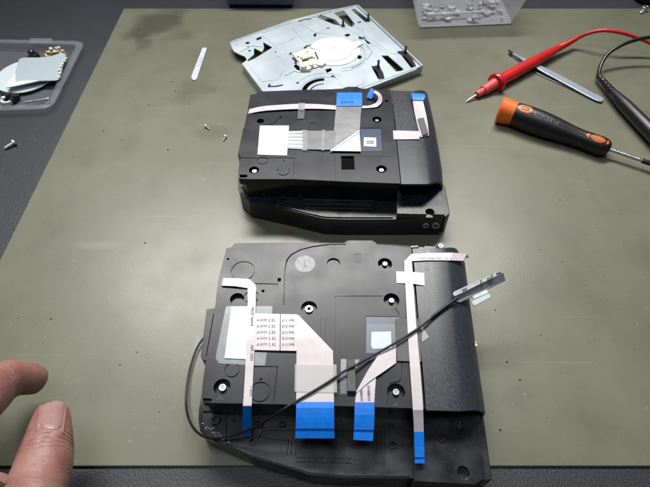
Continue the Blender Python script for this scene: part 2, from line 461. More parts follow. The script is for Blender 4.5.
# ---------------------------------------------------------------- disc drives
ZL, ZC = 44.0, 22.0                                 # lid level, level of the front ledge
def drive(label, T):
    base = at(*T['base'], 0)
    root = thing('disc_drive', label, 'disc drive', (base.x, base.y, MT), 'black optical disc drives lying upside down on the mat')
    # lower case with the front ledge
    bm = nb(); prism(bm, lv(T['case'], ZC), MT+.1, ZC)
    case = link('lower_case', bm, 'case_plastic', root, bevel=1.0, seg=3)
    cb = nb()
    for pts, w, dp in T['case_grooves']: groove(cb, lv(pts, ZC), w, ZC-dp, ZC+3)
    for (px, py, r, dp) in T['case_holes']: disc(cb, at(px, py, ZC), r, ZC-dp, ZC+3)
    cut(case, cb)
    bm = nb()
    rim = lv(T['rim'], ZC); groove(bm, rim, 1.3, ZC-.5, ZC+1.1)
    for pts, w, h in T['ribs']: groove(bm, lv(pts, ZC), w, ZC-.3, ZC+h)
    link('ledge_ribs', bm, 'case_plastic', case, bevel=.3)
    for (px, py, r, h) in T['bosses']:
        bm = nb(); c = at(px, py, ZC+h); ring(bm, c, r*.5, r, ZC-.5, ZC+h, 20)
        link('boss', bm, 'case_plastic', case, bevel=.25)
    # inner body under the lid
    bm = nb(); prism(bm, lv(T['body'], ZL-6), ZC-.5, ZL-5.9)
    link('inner_body', bm, 'case_plastic', root)
    # lid
    bm = nb(); prism(bm, lv(T['lid'], ZL), ZL-6, ZL)
    lid = link('lid', bm, 'lid_plastic', root, bevel=.35)
    cb = nb()
    for (px, py, r, dp) in T['wells']: disc(cb, at(px, py, ZL), r, ZL-dp, ZL+2)
    for (px, py, r, w, a0, a1) in T['rings']: ring(cb, at(px, py, ZL), r-w/2, r+w/2, ZL-.7, ZL+2, 36, R(a0), R(a1))
    for pts, w, dp in T['grooves']: groove(cb, lv(pts, ZL), w, ZL-dp, ZL+2)
    for pts, dp in T['pockets']: prism(cb, lv(pts, ZL), ZL-dp, ZL+2)
    cut(lid, cb)
    for (px, py, r) in T['screws']:
        bm = nb(); screw(bm, at(px, py, ZL-2.5), r, ZL-2.5)
        link('screw', bm, 'screw_steel', lid, bevel=.1)
    # end cover: flat, then rolling down towards its outer side
    bm = nb(); rows = []
    A, B, E = T['cover_seam'], T['cover_flat'], T['cover_edge']
    prof = [(0,0)]+[(.5,0),(.9,0),(1,0)]
    for a, b, e in zip(A, B, E):
        pa, pb_, pe = at(a[0], a[1], ZL-.15), at(b[0], b[1], ZL-.2), at(e[0], e[1], ZL-13)
        row = [pa.lerp(pb_, .5*k) for k in range(3)]
        for k in range(1, 8):
            t = k/7
            q = pb_.lerp(pe, math.sin(t*math.pi/2)*.75+t*.25) ; q.z = ZL-.2-(13*(1-math.cos(t*math.pi/2))*.65+13*.35*t)
            row.append(q)
        lo = row[-1].copy(); lo.z = ZL-20; lo.x += .6; row.append(lo)
        rows.append(row)
    Vt = [[bm.verts.new(q) for q in row] for row in rows]
    Vb = [[bm.verts.new((q.x-(0 if k < 9 else 1.2), q.y, q.z-2.2 if k < 9 else q.z)) for k, q in enumerate(row)] for row in rows]
    n, m_ = len(Vt), len(Vt[0])
    for i in range(n-1):
        for k in range(m_-1):
            bm.faces.new((Vt[i][k], Vt[i][k+1], Vt[i+1][k+1], Vt[i+1][k])); bm.faces.new((Vb[i][k], Vb[i+1][k], Vb[i+1][k+1], Vb[i][k+1]))
        for k in (0, m_-1): bm.faces.new((Vt[i][k], Vt[i+1][k], Vb[i+1][k], Vb[i][k]))
    for i in (0, n-1):
        for k in range(m_-1): bm.faces.new((Vt[i][k], Vt[i][k+1], Vb[i][k+1], Vb[i][k]))
    cover = link('end_cover', bm, 'cover_plastic', root, smooth=True)
    for (px, py, r) in T['cover_dimples']:
        bm = nb(); ring(bm, at(px, py, ZL-.15), r*.55, r, ZL-.3, ZL, 24)
        link('locating_ring', bm, 'case_plastic', cover)
    bm = nb(); prism(bm, lv(T['light_stop'], ZC+6), ZC-.3, ZL-15.5); link('cover_light_stop', bm, 'case_plastic', root)  # filler added under the cover, stops light coming through the gap
    # side latch bracket
    bm = nb(); prism(bm, lv(T['latch'], ZL-2), ZC-4, ZL-1)
    lt = link('side_latch', bm, 'lid_plastic', root, bevel=.5)
    cb = nb(); prism(cb, lv(T['latch_slot'], ZL-1), ZL-6, ZL+3); cut(lt, cb)
    # end block in front of the cover, with its rail
    bm = nb(); zb = ZC+6; prism(bm, lv(T['block'], zb), MT+.3, zb)
    blk = link('end_block', bm, 'case_plastic', root, bevel=.9, seg=3)
    cb = nb()
    for (px, py, r, dp) in T['block_holes']: disc(cb, at(px, py, zb), r, zb-dp, zb+3)
    cut(blk, cb)
    for (px, py, r) in T['block_bosses']:
        bm = nb(); ring(bm, at(px, py, zb), r*.35, r, zb-.3, zb+.8, 20)
        link('boss', bm, 'case_plastic', blk, bevel=.2)
    bm = nb(); prism(bm, lv(T['rail'], ZC), MT+.3, ZC)
    rl = link('guide_rail', bm, 'case_plastic', root, bevel=.6)
    return root, lid, case, blk

# ---- lower drive (nearest the camera)
TL = dict(
    base=(340,430),
    case=[(228,262),(214,330),(199,408),(198.5,420),(200,431),(207.7,437.7),(226,446),(254,458),(280,465.5),(311,475),(345,478),(420,478.5),(470,478),(462,262)],
    rim=[(201,412),(200.5,422),(202,430),(209,436),(227,444),(254,455.5),(280,463),(311,472),(345,475.2),(410,475.5)],
    case_grooves=[([(264,428),(292,426)],.5,.8), ([(264,428),(258,440)],.5,.8), ([(216,450),(238,455.5)],.4,.5)],
    case_holes=[(391,426,1.1,2),(252,441,1.8,2),(393,444,2.0,3)],
    ribs=[([(x,431),(x+.6,466)],.35,.5) for x in (374,376.5,379,381.5)]+[([(288.5,441),(287,455)],.3,.5),([(292,441),(291,455)],.3,.5),([(296,441),(295.5,456)],.3,.5),
          ([(296,457.5),(352,458)],.3,.4),([(296,462),(352,463)],.3,.4),([(264,430),(372,432)],.4,.5),([(262,438),(290,441)],.3,.4),
          ([(385,431),(384,466)],.4,.6),([(203,411),(212,411)],.9,1.4),([(226,414),(226.5,446)],.4,.8)]
         +[([(301+3.3*i,459.3),(301+3.3*i+random.uniform(.6,2),459.8+random.uniform(0,1.6))],.5,.5) for i in range(17) if i % 4 != 3],
    bosses=[(215,419,3.2,2.5),(259,423,2.4,3),(282,423,2.0,3),(233.5,420,1.4,1.5),(393,444,2.6,.8),(391,425,1.6,1.0),(252,441,2.4,.8)],
    body=[(232,262),(206,400),(208,405.5),(275,406.5),(345,408.5),(424,411),(415,258)],
    lid=[(226.5,248),(232,247),(234,243.5),(240,243),(285,242.5),(344,243),(348,240.5),(372,240.5),(377,243.5),(411,246),(424.5,408.5),(345,406),(274,404),(213,403),
         (203,402),(201.5,395),(203,380),(206.5,357),(214.5,312),(218,281)],
    wells=[(237,299,4.6,3.2),(333.5,263.5,4.7,1.3),(385,263.8,4.9,4),(391.5,300,5.2,4),(309,308,5.2,2.6),(396,392,5.2,4),(222,387,5.0,4),(228,259,.9,2),(263,291,1.1,2),(261,379.5,.8,1)],
    rings=[(243,271,7.8,.7,0,360),(251.5,297,4.6,.8,0,360),(232,370,4.3,.7,0,360),(260,392,5.7,.9,0,360)],
    grooves=[([(247,283.5),(278,284)],.7,1),([(284,305),(284.6,283),(285.3,268),(287,260),(291.5,254.5),(300,250),(312,246.8),(328,244.6)],1.0,2),([(328,244.4),(346,244.2)],.8,1.5),
             ([(335,352),(335.6,296.3),(352,296),(383,296)],.5,.7),([(395,308),(398.5,313),(399,318)],.5,.7),([(253,366.5),(277.5,366.5),(274,402)],.8,1.2),
             ([(402,363),(401.5,378),(399,381.5),(391,383),(387.7,389),(387.5,404.5)],.6,.9),([(336,402),(336.2,390),(345,389)],.5,.8),([(321,318),(320.5,336)],.3,.5),([(326,318),(325.5,340)],.3,.5),
             ([(376,243.8),(410,246.8)],.5,1)],
    pockets=[([(277.5,278),(281,278),(281,288),(278,288)],2),([(365.5,316),(399,316.5),(403,362),(365,360)],.5),([(354.5,254),(361,254.2),(361,264),(354.5,264)],.25),
             ([(203,398),(212,398.5),(211.5,401.5),(203.5,401.5)],2.5)],
    screws=[(385,263.8,1.8),(391.5,300.5,1.8),(396,392,1.9),(222.5,387.5,2.2)],
    cover_seam=[(412,246.5),(414,262),(418,310),(422.5,365),(425,395),(426,410)],
    cover_flat=[(443,248.5),(447,262),(451,310),(456,365),(459,395),(461,411)],
    cover_edge=[(458,252),(465,263),(471,310),(478.5,365),(483,395),(485.5,413)],
    cover_dimples=[(427.5,268.5,1.8)], light_stop=[(416,266),(458,268),(478,409),(424,408)],
    latch=[(214.5,309),(207,310),(201,357),(203.5,361),(209,361),(213,350),(220,312)],
    latch_slot=[(213.5,314),(218,314),(211,356),(206,356)],
    block=[(413,413),(480,412),(484,479),(474,484.5),(414,481)],
    block_holes=[(456,427.5,3.6,3),(463.5,472.5,3.4,4)],
    block_bosses=[(441.5,438.5,2.2)],
    rail=[(478,405),(484,418),(488,448),(492,480),(483,481),(476,440)],
)
dr, lid, case, blk = drive('black disc drive nearest the camera, with four blue-ended white ribbon cables', TL)
# details of the near drive
bm = nb(); c = at(309, 308.5, ZL-1); ring(bm, c, 1.1, 2.6, ZL-2.6, ZL-1.2, 24); link('collar', bm, 'steel', lid, bevel=.2)
bm = nb(); c = at(305, 264, ZL); disc(bm, c, 7.0, ZL-.05, ZL+.15, 36)
st = link('round_sticker', bm, 'foil_sticker', lid)
bm = nb(); groove(bm, lv([(304.5,260),(304.6,264.5),(306,269)], ZL), .35, ZL+.14, ZL+.19); link('lettering', bm, 'ink', st)
bm = nb(); 
for k in range(4): groove(bm, lv([(356+k*1.4,255.5),(356+k*1.4,262.5)], ZL), .35, ZL-.2, ZL+.06)
link('moulded_mark', bm, 'print_grey', lid)
bm = nb(); text_faces(bm, '00', at(331.8,255.8,ZL), Vector((1,0,0)), 1.4, th=.03); link('moulded_mark', bm, 'print_grey', lid)
bm = nb(); text_faces(bm, '02', at(383,255.8,ZL), Vector((1,0,0)), 1.4, th=.03)
link('moulded_mark', bm, 'print_grey', lid)
bm = nb(); text_faces(bm, '1', at(390.5,291.5,ZL), Vector((1,0,0)), 1.6, th=.03); link('moulded_mark', bm, 'print_grey', lid)
bm = nb(); groove(bm, lv([(217,399.6),(220,396.4),(223,399.6)], ZL), .4, ZL-.1, ZL+.05); link('moulded_mark', bm, 'print_grey', lid); bm = nb(); groove(bm, lv([(393,406),(395.5,402.5),(398,406)], ZL), .4, ZL-.1, ZL+.05)
link('moulded_mark', bm, 'print_grey', lid)
bm = nb(); sheet(bm, [(366,316.5),(399,317),(399.5,324),(366.3,324)], ZL-.44, .1); link('label_film', bm, 'label_navy', lid)
bm = nb(); sheet(bm, [(366.5,324),(398,324),(399,354),(366,353)], ZL-.45, .12); link('label_film', bm, 'label_film', lid)
bm = nb(); sheet(bm, [(371.5,332),(391,331.5),(391.5,348),(373,349),(371,346)], ZL-.3, .15); link('sticker', bm, 'sticker_blank', lid)
bm = nb(); sheet(bm, [(226,306.5),(231,306),(247,306),(272.5,306.3),(272,317),(256,317),(254.8,352),(267,352.5),(265,365.5),(254,365.5),(244,364.8),(219,363.5),(215.5,358),(217,350)], ZL+.02, .15)
link('clear_tape', bm, 'film_clear', root if False else lid, bevel=.05)
bm = nb(); sheet(bm, [(231.5,307),(250,307),(248,359.5),(224.5,358.5)], ZL+.2, .5); link('white_pad', bm, 'white_paper', lid, bevel=.1)
bm = nb(); sheet(bm, [(341,359),(346.5,359),(346.5,371),(340.5,371)], ZL+.02, .12); sheet(bm, [(355,359.5),(359.5,359.5),(356.5,368),(355.2,368)], ZL+.02, .12); link('tape_end', bm, 'film_frost', lid)
bm = nb(); sheet(bm, [(340.5,371),(347,371),(347,394),(340,394)], ZL+.02, .1); link('label_film', bm, 'label_film', lid)

# narrow cable on the left
bm = nb()
ribbon(bm, [(217.5,285.5,41),(222,285.8,ZL+1),(235,286.3,ZL+1.3),(248,288.2,ZL+.8),(253,288.5,ZL+.7)], [(219,278.3,41),(224,278.2,ZL+1.2),(236,278.5,ZL+1.5),(248.5,279.2,ZL+1),(256,285,ZL+.9)], .25)
ribbon(bm, [(247.5,280,ZL+1.15),(248,300,ZL+1.2),(246.5,340,ZL+1.3),(245,375,ZL+1.1),(243.5,400,ZL+1.0),(242.9,406,ZL+.3)], [(249.5,279.3,ZL+1.15),(256,287,ZL+1.2),(254.8,340,ZL+1.3),(253.2,375,ZL+1.1),(252,400,ZL+1.0),(251.6,406,ZL+.3)], .25)
cb1 = link('ribbon_cable', bm, 'ribbon_narrow', dr)
bm = nb(); ribbon(bm, [(242.9,405.5,ZL+.3),(242.7,412,ZL-4),(242.5,425,ZC+9),(243,431,ZC+5)], [(251.6,405.5,ZL+.3),(251.6,412,ZL-4),(251.3,425,ZC+9),(251.2,431,ZC+5)], .4, sub=3)
for k in range(4): ribbon(bm, [(243.2+k*2.1,431,ZC+5),(243.4+k*2.1,436.5,ZC+3)], [(244.5+k*2.1,431,ZC+5),(244.7+k*2.1,436,ZC+3)], .4)
link('blue_stiffener', bm, 'blue_film', cb1, smooth=False)
bm = nb()
for k, s in enumerate(['AWM 20706','105C 60V','VW-1']):
    py = 300+k*35; o_ = at(247.6-k*.6, py+26, ZL+1.6); text_faces(bm, s, o_+Vector((3.6,0,0)), at(248.9-k*.6, py, ZL+1.6)-o_, 2.6, th=.12)
link('lettering', bm, 'ink', cb1)

# wide folded cable
z = ZL+.6
bm = nb()
ribbon(bm, [(254.5,350,z+.4),(270,350.5,z+.4),(297.5,351,z+.6)], [(255.5,313.5,z+.4),(272,314,z+.4),(297,314.5,z+.6)], .25)
ribbon(bm, [(297.3,315.2,z+.9),(296.6,350,z+.9),(296.2,385,z+.8),(296.2,405,z+.4)], [(298.6,315.2,z+.9),(333,351,z+.9),(333.6,385,z+.8),(334,405,z+.4)], .25)
cb2 = link('ribbon_cable', bm, 'ribbon_white', dr)
bm = nb(); ribbon(bm, [(296.2,408,z+.5),(296,418,z-1.5),(295.7,428,z-4),(295.2,438.5,z-7)], [(334,408,z+.5),(334.2,418,z-1.5),(334.3,428,z-4),(334.4,438.5,z-7)], .45, sub=2)
ribbon(bm, [(296.2,402,z+.75),(296.2,408,z+.5)], [(334,402,z+.75),(334,408,z+.5)], .1)
link('blue_stiffener', bm, 'blue_film', cb2)
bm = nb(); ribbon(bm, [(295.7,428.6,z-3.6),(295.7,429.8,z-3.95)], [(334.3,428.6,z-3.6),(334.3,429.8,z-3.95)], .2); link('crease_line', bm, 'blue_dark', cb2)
bm = nb(); ribbon(bm, [(296.2,397.5,z+1.15),(296.2,405.2,z+.75)], [(334,397.5,z+1.15),(334,405.2,z+.75)], .1); ribbon(bm, [(279.8,313.8,z+.9),(279.6,350,z+.9)], [(280.5,313.8,z+.9),(280.3,350,z+.9)], .1)
link('seam_line', bm, 'ink', cb2) if False else bm.free()
bm = nb(); ribbon(bm, [(279.9,314,z+.75),(279.6,350.6,z+.75)], [(280.9,314,z+.75),(280.6,350.6,z+.75)], .08); link('seam_line', bm, 'ink', cb2)
bm = nb()
for k in range(5):
    py = 321.5+k*6.1; a, b = at(256.5, py, z+.75), at(279, py, z+.75)
    text_faces(bm, 'AWM 2 82', a, Vector((1,0,0)), 2.9, th=.05, squeeze=.9)
    text_faces(bm, 'E101998', at(282, py, z+.92), Vector((1,0,0)), 2.7, th=.05, squeeze=.8)
link('lettering', bm, 'ink', cb2)
bm = nb(); sheet(bm, [(295,364),(336.5,364.5),(337,392.5),(294.5,391.5)], z+1.4, .12); link('clear_tape', bm, 'film_frost', cb2)

# short cable that folds diagonally from the foam block
bm = nb()
ribbon(bm, [(396,363,z+.3),(384,371.5,z+.9),(370,381,z+1.1),(357,392.5,z+.7)], [(396,346,z+.3),(378,355.5,z+.9),(367.5,371,z+1.1),(356,392,z+.7)], .25)
ribbon(bm, [(357,390.5,z+.3),(355.5,398,z+.3),(354.8,404,z+.2)], [(376,377,z+.3),(374.8,392,z+.3),(374.3,404,z+.2)], .25)
cb3 = link('ribbon_cable', bm, 'ribbon_white', dr)
bm = nb(); ribbon(bm, [(354.8,402.5,z+.5),(354.4,415,z-1.5),(354,428,z-4.5),(353.3,440,z-7)], [(374.4,402.5,z+.5),(374.4,415,z-1.5),(373.8,428,z-4.5),(372.8,441,z-7)], .45, sub=2)
link('blue_stiffener', bm, 'blue_film', cb3)
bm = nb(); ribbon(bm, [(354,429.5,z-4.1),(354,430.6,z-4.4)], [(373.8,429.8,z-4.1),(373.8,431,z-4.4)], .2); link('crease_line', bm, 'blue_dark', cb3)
bm = nb()
for k in range(2):
    for j in range(2): text_faces(bm, 'AWM', at(359.5+k*7.5, 401-j*6, z+.8)+Vector((2,0,0)), Vector((0,1,0)), 2.3, th=.05)
link('lettering', bm, 'ink', cb3)

# narrow cable on the right
bm = nb()
ribbon(bm, [(467,255.5,36),(463,261,ZL-1.5),(450,260.5,ZL+.3),(425,260.5,ZL+.5),(407,261.5,ZL+.5),(404.5,261.8,ZL+.5)], [(469.5,259,34.5),(467,254,ZL-1.8),(452,252.8,ZL+.5),(428,253.2,ZL+.7),(412,254,ZL+.7),(409,256.5,ZL+.6)], .25)
ribbon(bm, [(404.3,261.5,ZL+.9),(406.5,310,ZL+1.4),(409.8,365,ZL+1.6),(412,397,ZL+1.5),(412.8,410,ZL+.8)], [(411,255,ZL+.9),(415,310,ZL+1.4),(419.8,365,ZL+1.6),(422.3,397,ZL+1.5),(423,410,ZL+.8)], .25, sub=3)
ribbon(bm, [(412.8,410,ZL+.8),(413.5,421,ZL-3),(414,432.5,ZL-7)], [(423,410,ZL+.8),(423.4,421,ZL-3),(423.7,432.5,ZL-7)], .25, sub=3)
cb4 = link('ribbon_cable', bm, 'ribbon_narrow', dr)
bm = nb(); ribbon(bm, [(413.9,431.8,ZL-6.6),(414.4,447,ZL-10),(414.9,463.5,ZL-13)], [(423.7,431.8,ZL-6.6),(424.1,447,ZL-10),(424.6,463.5,ZL-13)], .45, sub=2); link('blue_stiffener', bm, 'blue_film', cb4)
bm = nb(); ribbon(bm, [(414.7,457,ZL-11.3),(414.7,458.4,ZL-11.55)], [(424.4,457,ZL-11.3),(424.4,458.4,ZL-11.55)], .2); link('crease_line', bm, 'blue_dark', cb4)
bm = nb(); text_faces(bm, 'AWM 20706 105C VW-1', at(418,259,ZL+1.1), Vector((1,0,0)), 2.2, th=.1)
link('lettering', bm, 'ink', cb4)
bm = nb(); ribbon(bm, [(396.5,283,ZL+.2),(403,283.3,ZL+.3),(408,283.6,ZL+1.55),(413,284,ZL+1.55),(417,284.5,ZL+.4),(424.5,285.5,ZL+.1)], [(396.2,271.5,ZL+.2),(402.5,271.7,ZL+.3),(407,271.9,ZL+1.55),(412,272,ZL+1.55),(416,272.3,ZL+.4),(424,273,ZL+.1)], .2)
link('white_tape', bm, 'white_paper', dr)
# foam blocks
bm = nb(); prism(bm, lv([(395.5,319),(420.5,319),(421.5,362),(397,361)], ZL+.8), ZL+.05, ZL+1.1); link('foam_pad', bm, 'foam_grey', dr, bevel=.2)
bm = nb(); prism(bm, lv([(347.5,359.5),(354.8,359.5),(356,391),(347.3,391)], ZL+3), ZL+.05, ZL+3); link('foam_pad', bm, 'foam_brown', dr, bevel=.2)
bm = nb(); sheet(bm, [(421.7,326),(429,337),(422,342)], ZL+.1, .15); link('tape_end', bm, 'film_frost', dr)
# small metal pin and clip at the right side
bm = nb(); sweep(bm, [at(465,344.5,ZL-9), at(474,343.5,ZL-11)], .8, 10); disc(bm, at(474.5,343.8,ZL-11), 1.7, ZL-13, ZL-10.6, 16); link('side_pin', bm, 'steel', dr)
bm = nb(); prism(bm, lv([(410,246),(418,245.4),(419,247.8),(411,248.2)], ZL), ZL-8, ZL+.5); disc(bm, at(441,245.5,ZL-3), 2.6, ZL-8, ZL-3, 20); prism(bm, lv([(424,245.6),(436,246.4),(436,248.5),(424,248)], ZL-2), ZL-8, ZL-2)
link('rear_clip', bm, 'case_plastic', dr, bevel=.3)

bm = nb()
for i in range(38):
    t = random.random(); c = at(200.5+t*27+random.uniform(-1,4), 425+t*18+random.uniform(-4,1.5), ZC+.3)
    if c.y < at(200+t*27, 428+t*18, ZC).y-1: continue
    r = random.uniform(.25,.9); a0 = random.random()*6
    prism(bm, [c+Vector((math.cos(a0+k*1.57)*r, math.sin(a0+k*1.57)*r*.5, 0)) for k in range(4)], ZC+.02, ZC+random.uniform(.1,.5))
o = link('scuff_glints', bm, 'film_frost', case); o['kind'] = 'stuff'  # pale flakes imitate the white glints of the scuffed corner
# ---- upper drive (far one)
TU = dict(
    base=(345,215),
    case=[(252,104),(240,150),(238,186),(240,193),(249,201.5),(268,205.8),(290,210.5),(310,215.5),(325,218.8),(345,219.5),(398,219.5),(441,219),(427,104)],
    rim=[(240.5,187),(242,192.5),(250,200),(268,204.2),(290,208.8),(310,213.8),(325,217),(345,217.5),(393,217.5)],
    case_grooves=[([(249,199),(262,196)],.5,.6)],
    case_holes=[(278,205,1.0,1)],
    ribs=[([(x,206),(x+.3,217)],.4,.5) for x in (381,383.5,386,388.5,391)]+[([(305,200),(375,201)],.3,.4),([(305,204),(372,205)],.3,.35),([(305,208),(372,209)],.3,.35),([(376,197),(378,216)],.5,.7),
          ([(240,188),(250,188.2)],.8,1.5)]+[([(308+4*i,202.2),(309.5+4*i,202.8)],.4,.5) for i in range(15)],
    bosses=[(264,193,2.0,3.5),(283,195.5,2.8,3.0),(300.5,196,1.6,3.0),(313,193,1.8,4.0),(361,190,1.6,4.0),(378.5,198,1.6,2),(379,204.5,2,1),(252,190,2.4,2),(278,205.5,1.6,.6)],
    body=[(252,104),(241,178),(246,183),(294,183.3),(345,186),(399,188),(392,100)],
    lid=[(250.5,94.5),(256,94),(258,91.5),(300,90),(330,89.3),(343,88.5),(347,86.8),(357,86.8),(361,88.5),(391,90),(400.5,183.5),(345,181.5),(294,179),(246,179),
         (239,178.5),(238,173),(240.5,157),(244,128.5),(247,113)],
    wells=[(377,119.5,4.1,4),(254,170,4.1,4),(381.5,169,4.3,4),(260.5,121,3.2,3.2),(280.5,117.5,1,2),(313,125,3.6,.5),(284,160.5,.6,1),(386.5,101,1.6,2)],
    rings=[(283.5,171,4.8,.9,150,390),(262.5,160.5,4.2,.7,0,360)],
    grooves=[([(240.5,158),(294.5,158),(293.5,178.5)],.8,1.2),([(335,156),(335.7,180)],.4,.7),([(251,101),(252,112)],.5,.8),([(296.5,110),(296.7,124)],.4,.7),([(263,124),(272,124.5),(276,121),(279,118)],.7,1.2),
             ([(259,110.5),(293,111.5)],.6,1),([(299,111),(300,106)],.3,.6),([(354,156),(392.5,156.5)],.3,.5)],
    pockets=[([(341,156),(354,156),(354.6,169.5),(341.3,169.5)],2.2),([(239.5,174.5),(247.5,174.8),(247,177.5),(240,177.5)],2.5),([(359.5,128),(381.8,128),(382.5,152),(360,152)],.4)],
    screws=[(254.5,171.3,2.0),(381.5,170.2,2.0),(377,120.5,1.6)],
    cover_seam=[(391.8,90.3),(393,102),(395.5,125),(398,150),(400,170),(401.5,184)],
    cover_flat=[(413,91.5),(416,102),(420,125),(424,150),(427,170),(428,184)],
    cover_edge=[(427.5,95),(430,104),(435,127),(439,150),(442,170),(443,185)],
    cover_dimples=[], light_stop=[(396,102),(428,106),(439,185.5),(400,186)],
    latch=[(246,128),(243.5,128.5),(238,155),(240,157),(244,157),(248,150),(252,130)],
    latch_slot=[(247,131.5),(250.5,131.5),(246,153),(242.5,153)],
    block=[(401.5,188),(440,187),(444.5,214.5),(397,213.5),(397,204),(401.5,204)],
    block_holes=[(425,188.6,2.6,3),(430,212,3.6,4)],
    block_bosses=[(414,195,2.2)],
    rail=[(439,182),(445,186),(450,213.5),(446,217),(440,214)],
)
du, lidu, caseu, blku = drive('black disc drive behind the other, with a square white pad and grey folded cable', TU)
z = ZL
bm = nb(); sheet(bm, [(260,126),(289,126),(287,156),(257.5,155)], z+.15, .5); link('white_pad', bm, 'white_paper', lidu, bevel=.1)
bm = nb(); sheet(bm, [(360.3,129),(381,129),(382,151.4),(361,151.4)], z-.35, .12); link('label_film', bm, 'label_navy', lidu)
bm = nb(); sheet(bm, [(364,137.5),(376,137.8),(376.3,146.8),(363.7,146.2)], z-.2, .15); sk = link('sticker', bm, 'white_paper', lidu)
bm = nb(); sheet(bm, [(366.5,140),(374,140.2),(374.2,144.5),(366.4,144.3)], z-.04, .03); link('lettering', bm, 'foil_sticker', sk)
bm = nb(); sheet(bm, [(341.4,158.3),(353.8,158.3),(354.4,169.3),(341.5,169.3)], z-2.1, .5); link('recess_shade', bm, 'recess_shade_black', lidu)  # black sheet on the pocket floor, standing in for shade in the recess
bm = nb(); sheet(bm, [(298,110),(305,110),(304,119.5),(297.5,119.5)], z+.05, .8); link('foam_pad', bm, 'foam_grey', lidu)
bm = nb(); sheet(bm, [(298.5,103),(305,103),(304.5,110),(298,110)], z+1.9, .1); link('tape_end', bm, 'film_clear', lidu)
# long narrow white cable
bm = nb()
ribbon(bm, [(246.5,114.3,z-2),(250,113.6,z+.5),(262,111.3,z+1.2),(278,110,z+1.4),(300,109,z+1.4),(320,109,z+1.2),(338,110,z+.8)], [(247.5,110,z-2),(251,109,z+.5),(262,106.6,z+1.2),(278,105.2,z+1.4),(300,104,z+1.4),(320,104.5,z+1.2),(338,106,z+.8)], .25, sub=3)
ribbon(bm, [(361,108.5,z+.5),(370,108,z+.8),(377,106.8,z+1.2),(381,103.5,z+2),(382.3,99,z+3),(380.5,94,z+5),(376,91,z+6)], [(361,106,z+.6),(369,105.8,z+1),(374.5,104,z+1.8),(377,101.5,z+3),(378.3,98,z+4.5),(376.5,94.8,z+6),(372.5,92,z+7)], .25, sub=3)
cc = link('ribbon_cable', bm, 'ribbon_narrow', du, smooth=True)
bm = nb(); ribbon(bm, [(376.3,90.8,z+6.2),(373,96,z+3),(371.5,99.5,z+1)], [(371,88.5,z+6.2),(368.5,93,z+4),(366.5,97.5,z+2)], .4); link('blue_stiffener', bm, 'blue_film', cc)
# grey folded cable
bm = nb()
ribbon(bm, [(336,107,z+2.2),(335,118,z+1.6),(334,131,z+1.0),(333.5,149.5,z+.4)], [(361.5,107,z+2.2),(360.5,118,z+1.6),(359.8,131,z+1.0),(359.5,149.5,z+.4)], .25, sub=2)
ribbon(bm, [(303,149.5,z+.5),(320,149.8,z+1.0),(333,150,z+1.0)], [(303,131,z+.5),(320,131,z+1.0),(336,131,z+1.0)], .25)
cg = link('ribbon_cable', bm, 'ribbon_silver', du)
cg['label'] = 'silvery grey folded ribbon cable'
bm = nb(); ribbon(bm, [(287.5,148.5,z+.4),(303.2,149.5,z+.6)], [(288.5,131.5,z+.4),(303.2,131,z+.6)], .25); link('bright_section', bm, 'ribbon_bright', cg)
bm = nb(); prism(bm, lv([(331,151),(359.5,130.5),(361,151.5)], z+1.5), z+1.45, z+1.7); link('fold', bm, 'bracket_grey', cg)
bm = nb(); ribbon(bm, [(329.8,151,z+1.8),(359,130.3,z+1.9)], [(331.8,151.3,z+1.8),(360,131.2,z+1.9)], .2); link('fold_edge', bm, 'white_paper', cg)
bm = nb(); sheet(bm, [(302,130),(307.5,130),(307,150.5),(302,150.5)], z+1.2, .1); sheet(bm, [(322,130),(325,130),(324,150.5),(321.5,150.5)], z+1.5, .1); link('clear_tape', bm, 'film_clear', cg)
bm = nb(); ribbon(bm, [(336.3,106.5,z+2.4),(336.5,100,z+2.7),(337,93,z+2.6)], [(362,106.5,z+2.4),(362.2,100,z+2.7),(362,93,z+2.6)], .5); link('blue_stiffener', bm, 'blue_film', cg)
bm = nb(); text_faces(bm, 'E344', at(340.5,103,z+3.3), Vector((1,0,0)), 4.5, th=.05, squeeze=1.3); link('lettering', bm, 'blue_dark', cg)
# cable on the end cover
bm = nb()
ribbon(bm, [(393.5,139.5,z+.3),(405,139.5,z+.3),(419,139.3,z+.5)], [(393,130.8,z+.3),(405,131,z+.3),(421,131.5,z+.5)], .25)
ribbon(bm, [(412.5,99,z+3.2),(414,110,z+1.8),(417,124,z+.8),(420.5,137.5,z+.6)], [(422.5,99.5,z+2.6),(425,110,z+.6),(427.5,122,z-1),(429,135.5,z-1)], .25, sub=3)
cr = link('ribbon_cable', bm, 'ribbon_narrow', du)
bm = nb(); ribbon(bm, [(412.8,100.5,z+3.4),(412,97,z+3.8),(411,93.5,z+4)], [(423.5,100.5,z+2.8),(425,97.5,z+3.2),(425,94.5,z+3.2)], .5); link('blue_stiffener', bm, 'blue_film', cr)
bm = nb(); ribbon(bm, [(417.5,119.5,z+1.3),(422.8,136,z+1.2)], [(423.5,118.3,z+.4),(428.3,133.8,z+.1)], .9); link('foam_pad', bm, 'foam_grey', cr)
# metal eyelets on the front of the end block
for px, py, r in ((434,222.5,3.2),(424.5,223.5,2.6)):
    bm = nb(); c = at(px, py, 12); y0 = at(px, 213.6, ZC+6).y; n_ = 24; V = []
    for i in range(n_):
        a = 2*math.pi*i/n_
        V.append([bm.verts.new((c.x+q*math.cos(a), y0-dy, 15+q*math.sin(a))) for q, dy in ((r*.5,.3),(r*.5,2.2),(r,2.2),(r,-.3))])
    for i in range(n_):
        A_, B_ = V[i], V[(i+1) % n_]
        for j in range(4): bm.faces.new((A_[j], A_[(j+1) % 4], B_[(j+1) % 4], B_[j]))
    link('eyelet', bm, 'bracket_grey', blku, bevel=.2)

